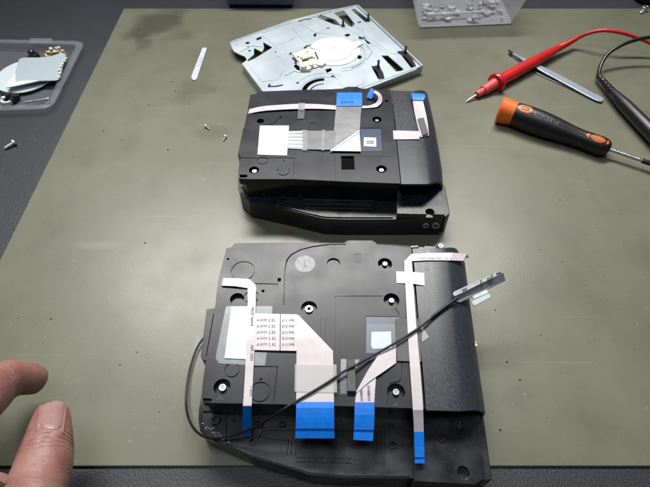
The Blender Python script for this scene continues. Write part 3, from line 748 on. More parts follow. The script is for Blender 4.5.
# ---------------------------------------------------------------- antenna lead lying across the near drive
p0 = at(470, 292, ZL+3)
ant = thing('antenna_lead', 'thin black antenna lead with grey metal bracket lying across the near disc drive', 'antenna lead', (p0.x, p0.y, ZL))
P = [at(455,300,ZL+2.5), at(440,311,ZL+1.6), at(420,327,ZL+3), at(395,343,ZL+3.2), at(372,356,ZL+2.4), at(356,365,ZL+3.9), at(346,370,ZL+3.5), at(325,384,ZL+3), at(300,399,ZL+2.2), at(282,410,ZL+1), at(262,423,ZL-6),
     at(245,431,ZL-12), at(228,436,ZL-16), at(210,438,ZL-19), at(197,432,ZL-24), at(189,419,14), at(186,402,8), at(188,378,5.5), at(194,355,5), at(202,340,5), at(216,326,5)]
bm = nb(); sweep(bm, catmull(P, 8), .75, 10); link('lead', bm, 'cable_black', ant, smooth=True)
bm = nb(); sweep(bm, catmull([at(457,298,ZL+2.6), at(445,307,ZL+2.0), at(432,317,ZL+2)], 6), 1.0, 10); link('sleeve', bm, 'cable_black', ant, smooth=True)
zb = ZL+2
def slab(bm, pts, th):      # pts (px,py,z)
    top = [bm.verts.new(at(*p)+Vector((0,0,th))) for p in pts]; bot = [bm.verts.new(at(*p)) for p in pts]; n = len(pts)
    bm.faces.new(top); bm.faces.new(bot[::-1])
    for i in range(n): bm.faces.new((bot[i], bot[(i+1) % n], top[(i+1) % n], top[i]))
bm = nb()
slab(bm, [(452.5,295.5,zb),(453.5,292.5,zb+.3),(499.5,271,zb),(503.2,273.5,zb-.2),(455,297,zb)], 1.0)
slab(bm, [(453.6,297.6,zb-.2),(503.3,273.6,zb-.2),(505.2,281,zb-3.5),(460,303,zb-3.5),(455.5,302,zb-3.2)], .8)
slab(bm, [(470,292.5,zb-3.2),(484.5,284.5,zb-3.2),(488.5,293.5,zb-3.3),(474,299.5,zb-3.3)], .6)
br = link('bracket', bm, 'bracket_grey', ant, bevel=.25)
bm = nb()
for q in ([(462,289.5),(466,287.5),(467,289),(463,291)], [(480,280.5),(481.3,279.8),(482.7,283.5),(481.2,284)], [(487,278.5),(490.2,277),(490.8,275),(492.6,274.3),(493.2,278.2),(488,280.5)], [(496,273.2),(500.5,271.2),(501.3,272.3),(497,274.3)]):
    prism(bm, lv(q, zb+1.2), zb+.9, zb+1.6)
link('contact', bm, 'pin_black', br)
bm = nb(); prism(bm, lv([(471.5,302.5),(473,300.5),(488,293.8),(490.5,295),(490.3,298),(476,305.5),(473.5,306)], zb-3), zb-3.5, zb-2.4); link('adhesive_pad', bm, 'pad_green', ant, bevel=.3)

# ---------------------------------------------------------------- metal chassis plate
ZP = 11.0
outline = [(230,42),(262,31),(293,19.5),(325,11.5),(356,5),(360,8),(390,37.5),(421,65),(416,69.5),(390,79.5),(350,95),(300,108),(275,108),(268,98),(242,63.5),(247,60),(245,56.5),(239,54),(234,51.5),(231.5,47)]
b0 = at(330, 60, MT)
pl = thing('drive_chassis_plate', 'pale blue-grey stamped metal chassis plate with white hub and black pins', 'metal plate', (b0.x, b0.y, MT))
bm = nb(); prism(bm, lv(outline, ZP), ZP-1.1, ZP)
plate = link('plate', bm, 'plate_paint', pl, bevel=.15)
cb = nb()
def slot(pts, w): groove(cb, lv(pts, ZP), w, ZP-4, ZP+3)
def arc(cx, cy, r, a0, a1, w, n=12):
    c = at(cx, cy, ZP); pts = [c+Vector((math.cos(R(a0+(a1-a0)*i/n)), math.sin(R(a0+(a1-a0)*i/n)), 0))*r for i in range(n+1)]
    groove(cb, pts, w, ZP-4, ZP+3)
for px, py, r in ((247.5,43,2.6),(248.5,47,1.9),(249.5,50.8,1.8),(236,44.5,.7),(287,35,1.6),(281.5,35,1.3),(257.5,67,1.0),(260.5,75,2.8),(275.5,52,1.1),(297.5,83,1.5),(380,81,1.5),(274.5,31.5,.7)):
    disc(cb, at(px, py, ZP), r, ZP-4, ZP+3, 14)
prism(cb, lv([(256,38.5),(261,36.5),(262,38.5),(257,40.5)], ZP), ZP-4, ZP+3)
prism(cb, lv([(263,42),(272.5,47.5),(262,54),(254,59),(248,61.5),(247.5,60),(254,54.5),(254,48),(259,50.5),(262,52),(264,48)], ZP), ZP-4, ZP+3)
slot([(298.5,21.5),(305,19.5),(311.5,18.8)], 2.6)
prism(cb, lv([(317,17.5),(321,15),(336,20),(341,26),(334,24.5)], ZP), ZP-4, ZP+3)
prism(cb, lv([(334,13),(344,10.5),(355,24),(352,27),(349,26)], ZP), ZP-4, ZP+3)
prism(cb, lv([(351,9.5),(355,9),(368,19),(370,22),(365,22)], ZP), ZP-4, ZP+3)
prism(cb, lv([(359,36.5),(364,36.5),(371,43.5),(368,44),(364,39.5),(358.5,39)], ZP), ZP-4, ZP+3)
prism(cb, lv([(381,55.5),(388,55.5),(404,69.5),(401,71),(396,71.5)], ZP), ZP-4, ZP+3)
prism(cb, lv([(398,51),(404,51),(414,63),(415,67),(411,68)], ZP), ZP-4, ZP+3)
prism(cb, lv([(371,66),(380,66),(383,76),(381,79.5),(378,79)], ZP), ZP-4, ZP+3)
for q in ([(344,35),(348,33.5),(351,35),(347,37)], [(356,56.5),(360,55),(363,57.5),(359,59.5)], [(357,22),(361,21.3),(361.5,22.5),(358,23.3)], [(325,69.5),(331,68),(332,70.5),(327,73)],
          [(330,76.5),(333,75),(336,77.5),(334,78.5)], [(313,35),(316,32.8),(316.5,35.5),(314.5,37)], [(326,28),(329.5,27.5),(330,28.5),(326.5,29)]):
    prism(cb, lv(q, ZP), ZP-4, ZP+3)
slot([(268,86.5),(275,86.5),(283,85)], 2.4); slot([(268.5,86.5),(270,84)], 2.0)
arc(325, 92, 22, 92, 172, 5.0); arc(325, 93, 16, 95, 160, 1.6)
slot([(290,55),(291,52.5),(298,51.5)], 2.0); slot([(304,48.5),(307,46),(313,45),(315,48)], 2.6); prism(cb, lv([(293.5,66),(296,64),(302,68.5),(308,70.5),(306,71.5),(297,70)], ZP), ZP-4, ZP+3)
cut(plate, cb)
# embossed ribs and swaged arcs
bm = nb()
def rib(pts, w, h=.7): groove(bm, lv(pts, ZP), w, ZP-.05, ZP+h)
rib([(277,57),(285,53.5),(300,50)], 2.2, .5); rib([(291.5,27.5),(305,42)], .7, .5); rib([(344,27),(366,40),(388,54)], .9, .5); rib([(352,24),(372,37),(396,55)], .6, .5)
rib([(312,17.5),(330,12),(354,6.2)], 1.1, .9); rib([(262,33),(290,22.5)], 2.6, .8)
cth = at(338, 54, ZP)
ring(bm, cth, 27.5, 28.6, ZP-.05, ZP+.55, 40, R(-80), R(120)); ring(bm, cth, 33, 33.8, ZP-.05, ZP+.5, 40, R(-85), R(-20)); ring(bm, at(325,92,ZP), 26, 27, ZP-.05, ZP+.5, 30, R(20), R(170)); ring(bm, at(325,92,ZP), 33, 33.8, ZP-.05, ZP+.5, 30, R(30), R(150))
for q in ([(338,78),(352,72.5),(361,66),(367,74),(364,84),(349,89.5),(341,86)], [(372,30),(380,38),(397,53),(393,54.5),(374,42),(362,33)], [(262,36),(288,27),(297,36),(290,41),(276,46)], [(250,67),(272,60),(284,70),(278,80),(262,82)]):
    prism(bm, lv(q, ZP), ZP-.05, ZP+.45)
ring(bm, cth, 30, 31.2, ZP-.05, ZP+1.1, 40, R(-62), R(35))
rib([(366,60),(372,52),(366,44)], 1.3, .9); rib([(285,76),(294,71),(301,73)], 1.2, .8); rib([(333,17),(348,33)], .8, .5); rib([(300,24),(316,33),(330,34)], 1.0, .6)
rib([(240,52),(252,46),(262,47)], 1.0, .8)
link('embossed_rib', bm, 'plate_paint', plate, bevel=.2)
# turned-down flanges
def flange(name, a, b, th, z0, z1):
    A, B = at(*a, z1), at(*b, z1); t = (B-A).normalized(); n_ = Vector((t.y, -t.x, 0))*th
    bm = nb(); prism(bm, [A, B, B+n_, A+n_], z0, z1); return link(name, bm, 'plate_paint', pl, bevel=.2)
flange('flange', (422,66), (300,109.5), 1.2, MT+.1, ZP+.6); flange('flange', (242,64), (268,98.5), -1.2, MT+.1, ZP-.1)
flange('flange', (357,5), (422,65.5), -1.6, MT+3, ZP+2.4); flange('flange', (231,42), (292,20), -1.2, MT+.1, ZP+.8)
# pins with their black levers
for (bx, by, h, poly) in ((343,26,10,[(329,22.5),(338,25),(343,28),(350,27.5),(346,30),(338,29),(331,26)]), (368,20.5,8,[(354,11),(366,19),(371,22),(366,23)]),
                          (405,53.5,9,[(397,53),(403,52),(412,60),(416,67.5),(413,67.5),(405,58),(398,54.5)]), (378,68,9,[(371.5,68),(378,66.5),(383,74),(384.5,80),(379,80.5),(377,73)])):
    bm = nb(); prism(bm, lv(poly, ZP-1.2), ZP-3.2, ZP-1.4+ (2.0 if by > 50 else .0))
    c = at(bx, by, ZP); disc(bm, c, 2.6, ZP-3, ZP+.8, 16); lathe(bm, Vector((c.x,c.y,ZP)), Vector((c.x,c.y,ZP+h)), [(0,1.5),(.8,1.2),(.81,1.5),(1,1.4)], 14)
    link('pin', bm, 'pin_black', pl, bevel=.15)
# white hub and clamp arm
bm = nb(); c = at(334, 51.5, ZP)
lathe(bm, Vector((c.x,c.y,ZP-.5)), Vector((c.x,c.y,ZP+2.2)), [(0,28.5),(.45,28.5),(.6,27.6),(.66,21),(.9,20.4),(1,19.5),(1,5),(.8,4.4)], 56)
hub = link('hub', bm, 'hub_white', pl, smooth=True)
bm = nb(); prism(bm, lv([(352,44),(358,41.5),(363,44),(358,47),(355,50)], ZP+1), ZP+.05, ZP+2); prism(bm, lv([(355.5,49),(360,48),(360.5,55),(356,56)], ZP+1), ZP+.05, ZP+1.4)
link('clamp_arm', bm, 'hub_white', hub, bevel=.4)
bm = nb(); prism(bm, lv([(291.5,53),(301,51),(308,49),(315,50),(320,55),(326,63),(315,68),(303,66.5),(297,60)], ZP+1), ZP+.05, ZP+1.6)
prism(bm, lv([(300,56),(310,53.5),(313,56),(303,59)], ZP+4), ZP+1.7, ZP+4.2); prism(bm, lv([(299,63),(311,60),(314,63.5),(310,69.5),(300,69.5)], ZP+3), ZP-1, ZP+3.4)
c = at(303.5,66,ZP+5); disc(bm, c, 3.4, ZP+3.4, ZP+6, 20); c = at(311,64,ZP+4.5); disc(bm, c, 2.6, ZP+3.3, ZP+4.8, 20)
link('gear_housing', bm, 'cream_plastic', pl, bevel=.4)
bm = nb(); groove(bm, lv([(315,52),(318.5,60)], ZP+1.7), 1.6, ZP+1.55, ZP+1.75); groove(bm, lv([(302,61),(309,60)], ZP+2), 2.2, ZP+1.5, ZP+1.8); groove(bm, lv([(292.5,57.5),(296,61.5),(295.5,64)], ZP), 2.6, ZP-.1, ZP+.12)
for px, py, r in ((298,57,1.2),(314,58,1.1),(307,51.8,.9)): disc(bm, at(px,py,ZP+1.7), r, ZP+1.5, ZP+1.72, 12)
link('gear_slot', bm, 'pin_black', pl)
bm = nb(); prism(bm, lv([(310,47.5),(316,44.5),(322,43.5),(321,46),(315,50)], ZP+1.5), ZP+.05, ZP+2.4); link('clip', bm, 'hub_white', pl, bevel=.3)
bm = nb(); prism(bm, lv([(318,60),(326,63.5),(322,66.5),(315,65)], ZP+1.5), ZP+.05, ZP+2.8)
link('clip', bm, 'hub_white', pl, bevel=.3)

# ---------------------------------------------------------------- metal sliver with faint print
c0 = at(198, 64, MT)
bm = nb(); prism(bm, lv([(202.3,47.8),(207,47.5),(197,78),(195,80.3),(192.3,79.5),(191,77)], MT+1.2), MT+.1, MT+1.2)
sv = link('marked_strip', bm, 'sticker_white', loc=(c0.x, c0.y, MT), bevel=.25); tag(sv, 'small flat white strip with faint printed marks, left of the metal plate', 'strip')
bm = nb()
for k, (t, w) in enumerate(((.1,.5),(.3,1.6),(.36,1.2),(.42,1.9),(.5,1.2),(.56,1.6),(.7,.5),(.82,.6))):
    a = (204.5-t*10.5, 49.5+t*29); groove(bm, lv([(a[0]-w,a[1]-.2),(a[0]+w,a[1]+.2)], MT+1.3), .7, MT+1.21, MT+1.26)
link('lettering', bm, 'foil_sticker', sv)

# ---------------------------------------------------------------- loose screws
def loose_screw(a, b, z, r, label, grp=None, thread=True):
    A, B = at(*a, z+r), at(*b, z+r); bm = nb(); L_ = (B-A).length; prof = [(0,r*1.9),(.16,r*1.9),(.22,r)]
    n = 9
    for k in range(n): prof += [(.24+.72*k/n, r), (.24+.72*(k+.5)/n, r*.78)]
    prof += [(1, r*.5)]
    A.z = z+r*1.9*1.0; lathe(bm, A, B, prof, 14)
    o = link('screw', bm, 'loose_screw_steel', loc=(A.x, A.y, z), smooth=True); tag(o, label, 'screw', grp); return o
loose_screw((15.5,143),(4.5,148.5), 0, 1.5, 'silver screw lying on the dark bench below the clear tray', 'loose screws')
loose_screw((205.5,126.5),(209.5,129.3), MT, .85, 'tiny bright screw on the mat, the farther of the two left of the drives', 'loose screws')
loose_screw((225.5,136.8),(223.3,141), MT, .85, 'tiny bright screw on the mat, the one closer to the far disc drive', 'loose screws')

# ---------------------------------------------------------------- red test probe
def pr(px, py, z): return at(px, py, z)
rz = 9
A0, A1, A2, A3, A4 = pr(466,101.5,3.5), pr(476.5,95,6), pr(495,83.5,9), pr(558,48.5,11), pr(577,38.5,13)
red = thing('test_probe', 'red multimeter test probe with finger guard resting across the tweezers', 'test probe', (A2.x, A2.y, MT), 'multimeter test probes')
bm = nb(); lathe(bm, A0, A1, [(0,.2),(.25,1.0),(1,1.1)], 12); link('metal_tip', bm, 'steel', red, smooth=True)
bm = nb(); lathe(bm, A1, A2, [(0,2.2),(.02,3.4),(.35,3.9),(.36,5.0),(1,6.0)], 24); link('tip_sleeve', bm, 'red_pale', red, smooth=True)
bm = nb(); lathe(bm, A2, A2+(A3-A2)*.05, [(0,5),(0,9.6),(.25,10.3),(.75,10.3),(1,9.6),(1,5)], 32); link('finger_guard', bm, 'red_plastic', red, smooth=True)
bm = nb(); lathe(bm, A2+(A3-A2)*.05, A3, [(0,6.4),(.15,6.6),(.5,6.4),(.8,5.2),(1,4.0)], 28)
for k in range(1): pass
link('handle', bm, 'red_plastic', red, smooth=True)
bm = nb()
prof = [(0,4.0)]
for k in range(8): prof += [((k+.2)/8, 4.2-.2*k), ((k+.6)/8, 4.2-.2*k), ((k+.7)/8, 3.5-.18*k), ((k+.95)/8, 3.5-.18*k)]
prof += [(1, 2.4)]
lathe(bm, A3, A4, prof, 20); link('strain_relief', bm, 'red_plastic', red, smooth=True)
P = [A4-(A4-A3)*.1, A4, at(588,33.5,20), at(604,30.5,26), at(622,33,26), at(636,37.5,22), at(650,43,17), at(672,54,10), at(700,75,6)]
bm = nb(); sweep(bm, catmull(P, 8), 2.0, 12); link('cable', bm, 'red_rubber', red, smooth=True)

# ---------------------------------------------------------------- black test probe
B0, B1, B2 = at(598.5,76,9), at(612,92,10), at(668,150,11)
blk_p = thing('test_probe', 'black multimeter test probe at the right edge beyond the screwdriver', 'test probe', (B1.x, B1.y, MT), 'multimeter test probes')
bm = nb(); lathe(bm, B1, B2, [(0,4.0),(.06,4.8),(.25,6.4),(.6,7.0),(1,7.0)], 28); link('handle', bm, 'black_rubber', blk_p, smooth=True)
bm = nb(); prof = [(0,2.4)]
for k in range(5): prof += [((k+.2)/5, 2.9+.3*k), ((k+.6)/5, 3.0+.3*k), ((k+.7)/5, 2.6+.28*k), ((k+.95)/5, 2.6+.28*k)]
prof += [(1, 4.2)]
lathe(bm, B0, B1, prof, 20); link('strain_relief', bm, 'black_rubber', blk_p, smooth=True)
B3 = B2+(B2-B1).normalized()*20
bm = nb(); lathe(bm, B2, B3, [(0,11),(.1,11),(.12,6),(.9,3.5),(1,1)], 24); link('finger_guard', bm, 'black_rubber', blk_p, smooth=True)
P = [B0+(B1-B0)*.2, B0, at(601,65,13), at(608,54,19), at(620,46,24), at(636,40,28), at(650,37.5,30), at(675,36,32), at(720,38,30)]
bm = nb(); sweep(bm, catmull(P, 8), 2.0, 12); link('cable', bm, 'black_gloss', blk_p, smooth=True)

# ---------------------------------------------------------------- tweezers
tw0 = at(555, 78, MT)
tw = thing('tweezers', 'flat steel tweezers lying under the red test probe', 'tweezers', (tw0.x, tw0.y, MT))
def leaf(pts, name, m):       # (px,py,z,width mm)
    bm = nb(); C_ = [at(p[0],p[1],p[2]) for p in pts]; Wd = [p[3] for p in pts]
    C2 = catmull(C_, 5); n = len(C2); W2 = []
    for i in range(n):
        f = i/5; k = min(int(f), len(Wd)-2); W2.append(Wd[k]+(Wd[k+1]-Wd[k])*(f-k))
    rows = []
    for i, p in enumerate(C2):
        t = C2[min(i+1,n-1)]-C2[max(i-1,0)]; t.z = 0; t.normalize(); s = Vector((-t.y,t.x,0))*W2[i]/2
        rows.append([bm.verts.new(q) for q in (p+s, p-s, p-s+Vector((0,0,1.1)), p+s+Vector((0,0,1.1)))])
    for A, B in zip(rows, rows[1:]):
        for k in range(4): bm.faces.new((A[k], A[(k+1)%4], B[(k+1)%4], B[k]))
    bm.faces.new(rows[0]); bm.faces.new(rows[-1][::-1])
    return link(name, bm, m, tw, bevel=.3)
leaf([(509,51.5,4,1.4),(516,55.5,5,3.6),(527,61.5,6.5,4.6),(545,71,6.0,8.5),(565,81.5,4.6,9.5),(590,95,3.6,9.5),(599,99.6,3.5,9),(602.5,101.3,3.5,5.5)], 'upper_arm', 'tweezer_steel')
leaf([(509,54,MT+.2,1.4),(518,60,MT+.2,3.6),(530,68,MT+.2,6),(548,77,MT+.2,9),(570,86.5,MT+.2,9),(594,98,MT+.2,9)], 'lower_arm', 'dark_steel')
bm = nb(); sheet(bm, [(507.5,50.2),(510.5,50.6),(514,54),(510.5,54)], 5.2, .5); link('tip_cover', bm, 'pin_black', tw)

# ---------------------------------------------------------------- screwdriver
Q0, Q1, Q2, Q3 = at(499,109.5,13), at(514.5,114,13), at(609.5,149.5,10), at(700,180.5,9)
sd = thing('screwdriver', 'black handled precision screwdriver with orange end cap', 'screwdriver', (Q1.x, Q1.y, MT))
bm = nb(); lathe(bm, Q0, Q1, [(0,9.5),(.03,11.8),(.12,12.9),(.3,12.6),(.8,11.6),(.97,11.3),(1,10.8)], 36)
link('end_cap', bm, 'orange_plastic', sd, smooth=True)
bm = nb(); lathe(bm, Q1, Q2, [(0,10.6),(.0,11.3),(.04,11.7),(.12,12.2),(.25,12.3),(.38,11.6),(.5,10.2),(.62,8.9),(.72,8.4),(.82,8.7),(.9,8.9),(.95,8.4),(.985,6.6),(1,4.2)], 40)
hd = link('handle', bm, 'black_rubber', sd, smooth=True)
ax = (Q2-Q1).normalized(); L_ = (Q2-Q1).length
def on_handle(t, ang, r):           # point on the handle's skin, ang from straight up towards the viewer
    c = Q1+(Q2-Q1)*t; side = ax.cross(Vector((0,0,1))).normalized(); up = side.cross(ax)
    return c+(up*math.cos(ang)+side*math.sin(ang))*r
# orange oval badge and ridged thumb marks follow the handle's curve
def badge(name, ext, half, m, t0, a0, rfun, parent, lift=.25, n=14, k_=6):
    """raised patch that follows the skin of the handle: ext(v) gives its reach along the axis (mm) at v mm round the girth"""
    bm = nb(); G = []
    for j in range(n+1):
        v = -half+2*half*j/n; e0, e1 = ext(v); row = []
        for i in range(k_+1):
            t = t0+(e0+(e1-e0)*i/k_)/L_; r = rfun(t); a = a0+v/r
            row.append((bm.verts.new(on_handle(t, a, r+lift)), bm.verts.new(on_handle(t, a, r-1))))
        G.append(row)
    for j in range(n):
        for i in range(k_):
            bm.faces.new((G[j][i][0], G[j][i+1][0], G[j+1][i+1][0], G[j+1][i][0]))
            bm.faces.new((G[j][i][1], G[j+1][i][1], G[j+1][i+1][1], G[j][i+1][1]))
        for i in (0, k_): bm.faces.new((G[j][i][0], G[j+1][i][0], G[j+1][i][1], G[j][i][1]))
    for j in (0, n):
        for i in range(k_): bm.faces.new((G[j][i][0], G[j][i+1][0], G[j][i+1][1], G[j][i][1]))
    return link(name, bm, m, parent)
prf = [(0,11.3),(.04,11.7),(.12,12.2),(.25,12.3),(.38,11.6),(.5,10.2),(.62,8.9),(.72,8.4),(.82,8.7),(.9,8.9),(.95,8.4),(1,5)]
def rf(t):
    for (a, ra), (b, rb) in zip(prf, prf[1:]):
        if a <= t <= b: return ra+(rb-ra)*(t-a)/(b-a)
    return 8
def capsule(l, w):
    def f(v):
        q = l/2-w/2+math.sqrt(max((w/2)**2-v*v, 0))+.02; return (-q, q)
    return f
badge('logo_badge', capsule(13,8.6), 4.3, 'orange_plastic', .085, .22, rf, sd, .25)
badge('logo_slot', capsule(8.6,4.2), 2.1, 'black_rubber', .085, .22, rf, sd, .36)
badge('logo_inlay', lambda v: (-3.2, 1.0), .6, 'orange_plastic', .085, .22, rf, sd, .46)
for k in range(8):
    h = [3.0,5.0,6.4,7.0,7.0,6.4,5.0,3.0][k]/2
    badge('grip_rib', lambda v: (-.55,.55), h, 'orange_plastic', .785+k*.0185, .30, rf, sd, .3, k_=1)
badge('grip_arrow', lambda v: (-3+abs(v)*1.3, .6), 2.4, 'orange_plastic', .758, .30, rf, sd, .3); badge('grip_arrow', lambda v: (-.6, 2.4-abs(v)*1.0), 2.4, 'orange_plastic', .945, .30, rf, sd, .3)
bm = nb()       # raised lettering, upside down to the viewer
side = ax.cross(Vector((0,0,1))).normalized(); up = side.cross(ax)
cu = bpy.data.curves.new('t','FONT'); cu.body = 'NEO'; cu.size = 1; ob = bpy.data.objects.new('t', cu); C.objects.link(ob)
dg = bpy.context.evaluated_depsgraph_get(); dg.update(); me = bpy.data.meshes.new_from_object(ob.evaluated_get(dg))
xs = [v.co.x for v in me.vertices]; xm = (min(xs)+max(xs))/2
vs = []
for v in me.vertices:
    t = .315-(v.co.x-xm)*12/L_; a = .40+(v.co.y-.35)*6.2/12
    vs.append(bm.verts.new(on_handle(t, a-(.0), rf(t)+.14)))
for p in me.polygons:
    try: bm.faces.new([vs[i] for i in p.vertices])
    except ValueError: pass
bpy.data.objects.remove(ob)
link('lettering', bm, 'print_grey', sd)
bm = nb(); lathe(bm, Q2-ax*2, Q3, [(0,1.9),(.36,1.9),(.37,1.2),(1,1.2)], 16); link('shaft', bm, 'steel', sd, smooth=True)
dd = Q3-Q2; bm = nb(); lathe(bm, Q2+dd*.37, Q2+dd*.97, [(0,2.3),(1,2.3)], 16); link('shaft_sleeve', bm, 'pin_black', sd, smooth=True)

# ---------------------------------------------------------------- clear tray with salvaged parts
def rrect(q, r, n=6):        # rounded polygon through world points
    out = []; m_ = len(q)
    for i in range(m_):
        p, a, b = q[i], q[i-1], q[(i+1) % m_]
        u = (a-p).normalized(); v = (b-p).normalized(); P0, P2 = p+u*r, p+v*r
        for k in range(n+1):
            t = k/n; out.append(P0*(1-t)**2+p*2*t*(1-t)+P2*t*t)
    return out
def tray_mesh(outer, zt, zf, inset, slope, rr):
    bm = nb(); loops = []
    c = sum(outer, Vector())/len(outer)
    def sc(q, d):
        r = []; n = len(q)
        for i in range(n):
            t = (q[(i+1)%n]-q[i-1]); t.normalize(); nn = Vector((t.y,-t.x,0))
            if (c-q[i]).dot(nn) < 0: nn = -nn
            r.append(q[i]+nn*d)
        return r
    base = rrect(outer, rr)
    for d, z_ in ((0, zt-1.5), (0, zt), (inset, zt), (inset+.8, zt-1.5), (inset+slope, zf+2), (inset+slope+2, zf)):
        loops.append([bm.verts.new((p.x, p.y, z_)) for p in sc(base, d)])
    n = len(loops[0])
    for A, B in zip(loops, loops[1:]):
        for i in range(n): bm.faces.new((A[i], A[(i+1)%n], B[(i+1)%n], B[i]))
    bm.faces.new(loops[-1]); return bm
tq = [at(-58,38,7), at(86,41,7), at(52,109,7), at(-98,114,7)]
t0 = at(20, 78, 0)
bm = tray_mesh(tq, 7, .5, 9, 4, 14)
tr = link('clear_tray', bm, 'tray_clear', loc=(t0.x, t0.y, 0), smooth=True)
tag(tr, 'shallow clear plastic tray of salvaged parts on the dark bench', 'tray')
bm = nb(); o1 = rrect([at(-57,38.8,7), at(85,41.6,7), at(51.5,108.2,7), at(-97,113.2,7)], 13.5); 
n = len(o1); cen = sum(o1, Vector())/n
i1 = [p+(cen-p).normalized()*7.5 for p in o1]
hi = [[bm.verts.new((p.x,p.y,7.1)) for p in o1],[bm.verts.new((p.x,p.y,7.9)) for p in [a.lerp(b,.4) for a,b in zip(o1,i1)]],[bm.verts.new((p.x,p.y,7.2)) for p in i1]]
for A, B in zip(hi, hi[1:]):
    for i in range(n): bm.faces.new((A[i], A[(i+1)%n], B[(i+1)%n], B[i]))
link('rim', bm, 'tray_rim', tr, smooth=True)
bm = nb(); prism(bm, rrect([at(30,38,7), at(52,38.3,7), at(52,42.5,7), at(29,42.5,7)], 2), 6.2, 7.0); link('tab', bm, 'tray_rim', tr)
c = at(25, 75, 5); bm = nb(); lathe(bm, Vector((c.x,c.y,3.2)), Vector((c.x,c.y,4.4)), [(0,31),(.3,31.5),(1,31.2)], 56)
o = link('round_disc', bm, 'disc_pale', loc=(c.x,c.y,3), smooth=True); tag(o, 'pale round metal disc lying in the clear tray under the square plate', 'disc')
bm = nb(); prism(bm, lv([(19,59.5),(23,57.8),(40,57.6),(52,56),(58,54),(63,53),(66,55),(62.5,68),(59.5,79),(56,80.5),(40,81),(26,83),(10,86),(7,86.5),(8,83.5),(13.5,76),(16.5,68)], 9), 8.2, 9.2)
o = link('metal_plate', bm, 'plate_pale', loc=(at(35,70,8).x, at(35,70,8).y, 8.2), bevel=.2); tag(o, 'thin pale square plate on top of the disc in the clear tray', 'plate')
bm = nb(); prism(bm, lv([(13.5,76),(15.5,72),(16,82),(27,80.5),(40,81),(12,87),(6,88),(6.3,85)], 9.6), 9.25, 10)
for px, py in ((59,70),(61,66.5),(62.5,64),(60,73.5),(59.3,77),(64.5,61),(66,58.5)):
    cc_ = at(px, py, 10); prism(bm, circle(cc_, 1.6, 6, px), 8.5, 10.6)
link('bright_edge', bm, 'hub_white', o)
o['label'] = 'thin pale square plate with ragged white edge on the disc in the clear tray'
bm = nb(); c = at(32, 52, 12); lathe(bm, Vector((c.x,c.y,3)), Vector((c.x-2,c.y+1,14)), [(0,6),(.5,6),(.55,4),(.9,3.6),(1,2)], 20); o = link('rubber_knob', bm, 'pin_black', loc=(c.x,c.y,3)); tag(o, 'small black rubber knob at the back of the clear tray', 'knob')
for i, (px, py, r) in enumerate(((46,52,3.0),(50,50,3.2),(55,48,3.4),(58,49,2.6),(61,50.5,3.2))):
    c = at(px, py, 11); bm = nb(); lathe(bm, Vector((c.x-1,c.y,4)), Vector((c.x+1.5,c.y+.5,11+i%2*2)), [(0,r),(.55,r),(.6,r*.6),(1,r*.6)], 12)
    o = link('brass_part', bm, 'brass_bits' if i % 2 == 0 else 'cream_plastic', loc=(c.x,c.y,4)); tag(o, 'small yellowish stub, one of five behind the square plate in the clear tray', 'small part', 'yellowish stubs in the tray')
A, B = at(24,102.5,4), at(50,99,4)
bm = nb(); lathe(bm, A, B, [(0,1.1),(.9,1.3),(.91,2.4),(1,2.4)], 12); o = link('metal_pin', bm, 'steel', loc=(A.x,A.y,3), smooth=True); tag(o, 'long thin steel pin lying in the front of the clear tray', 'pin')
bm = nb(); c = at(7, 100, 5); ring(bm, c, 3.6, 6.2, 2.5, 6, 24, R(120), R(350)); disc(bm, at(3,97,8), 2, 3, 8, 12); o = link('white_hook', bm, 'hub_white', loc=(c.x,c.y,2.5), bevel=.4); tag(o, 'curved white plastic hook in the near left corner of the clear tray', 'hook')
bm = nb()
for k in range(7): prism(bm, circle(at(3+k*2.2, 93+((k*5)%7), 6), 3, 5, k), 2.4, 6+k%3)
o = link('dark_parts', bm, 'pin_black', loc=(at(6,95,2).x, at(6,95,2).y, 2)); tag(o, 'dark tangle of small black pieces at the left of the clear tray', 'part')

# ---------------------------------------------------------------- frosted tub at the back
F0, F1 = at(418.5,27.5,MT), at(512,24,MT)
tb = thing('plastic_tub', 'frosted clear plastic tub of small bits at the far edge of the mat', 'tub', ((F0.x+F1.x)/2, F0.y+40, MT))
bm = nb(); dp = 75; hh = 42; fl = 9
lo = [F0, F1, F1+Vector((0,dp,0)), F0+Vector((0,dp,0))]
lo = rrect(lo, 6, 4); cen = sum(lo, Vector())/len(lo)
def off(q, d): return [p+Vector((math.copysign(1,(p-cen).x)*d, math.copysign(1,(p-cen).y)*d, 0)) for p in q]
rows = []
for d, z_ in ((-1.5,MT+.3),(0,MT+1.2),(fl*.5,MT+hh*.5),(fl,MT+hh),(fl+3,MT+hh),(fl+3,MT+hh-2)):
    rows.append([bm.verts.new((p.x,p.y,z_)) for p in off(lo, d)])
n = len(rows[0])
for A, B in zip(rows, rows[1:]):
    for i in range(n): bm.faces.new((A[i], A[(i+1)%n], B[(i+1)%n], B[i]))
bm.faces.new(rows[0]); link('tub_wall', bm, 'tub_plastic', tb, smooth=True)
bm = nb(); sweep(bm, [F0+Vector((1,-1.2,1)), F0.lerp(F1,.5)+Vector((0,-1.2,.8)), F1+Vector((-1,-1.2,1))], .9, 8); link('base_rim', bm, 'tub_edge', tb, smooth=True)
bm = nb()
for i in range(60):
    p = Vector((random.uniform(F0.x+8, F1.x-8), random.uniform(F0.y+8, F0.y+58), MT+random.uniform(1, 6)))
    r = random.choice((1.5,2.5,3.5,5))*random.uniform(.7,1.2); prism(bm, circle(p, r, random.choice((3,4,6)), random.random()*3), p.z, p.z+random.uniform(.6,3))
o = link('mixed_bits', bm, 'tub_bits', loc=((F0.x+F1.x)/2, F0.y+30, MT+1)); o['kind'] = 'stuff'; o['label'] = 'heap of tiny grey and dark bits inside the frosted tub'; o['category'] = 'small parts'
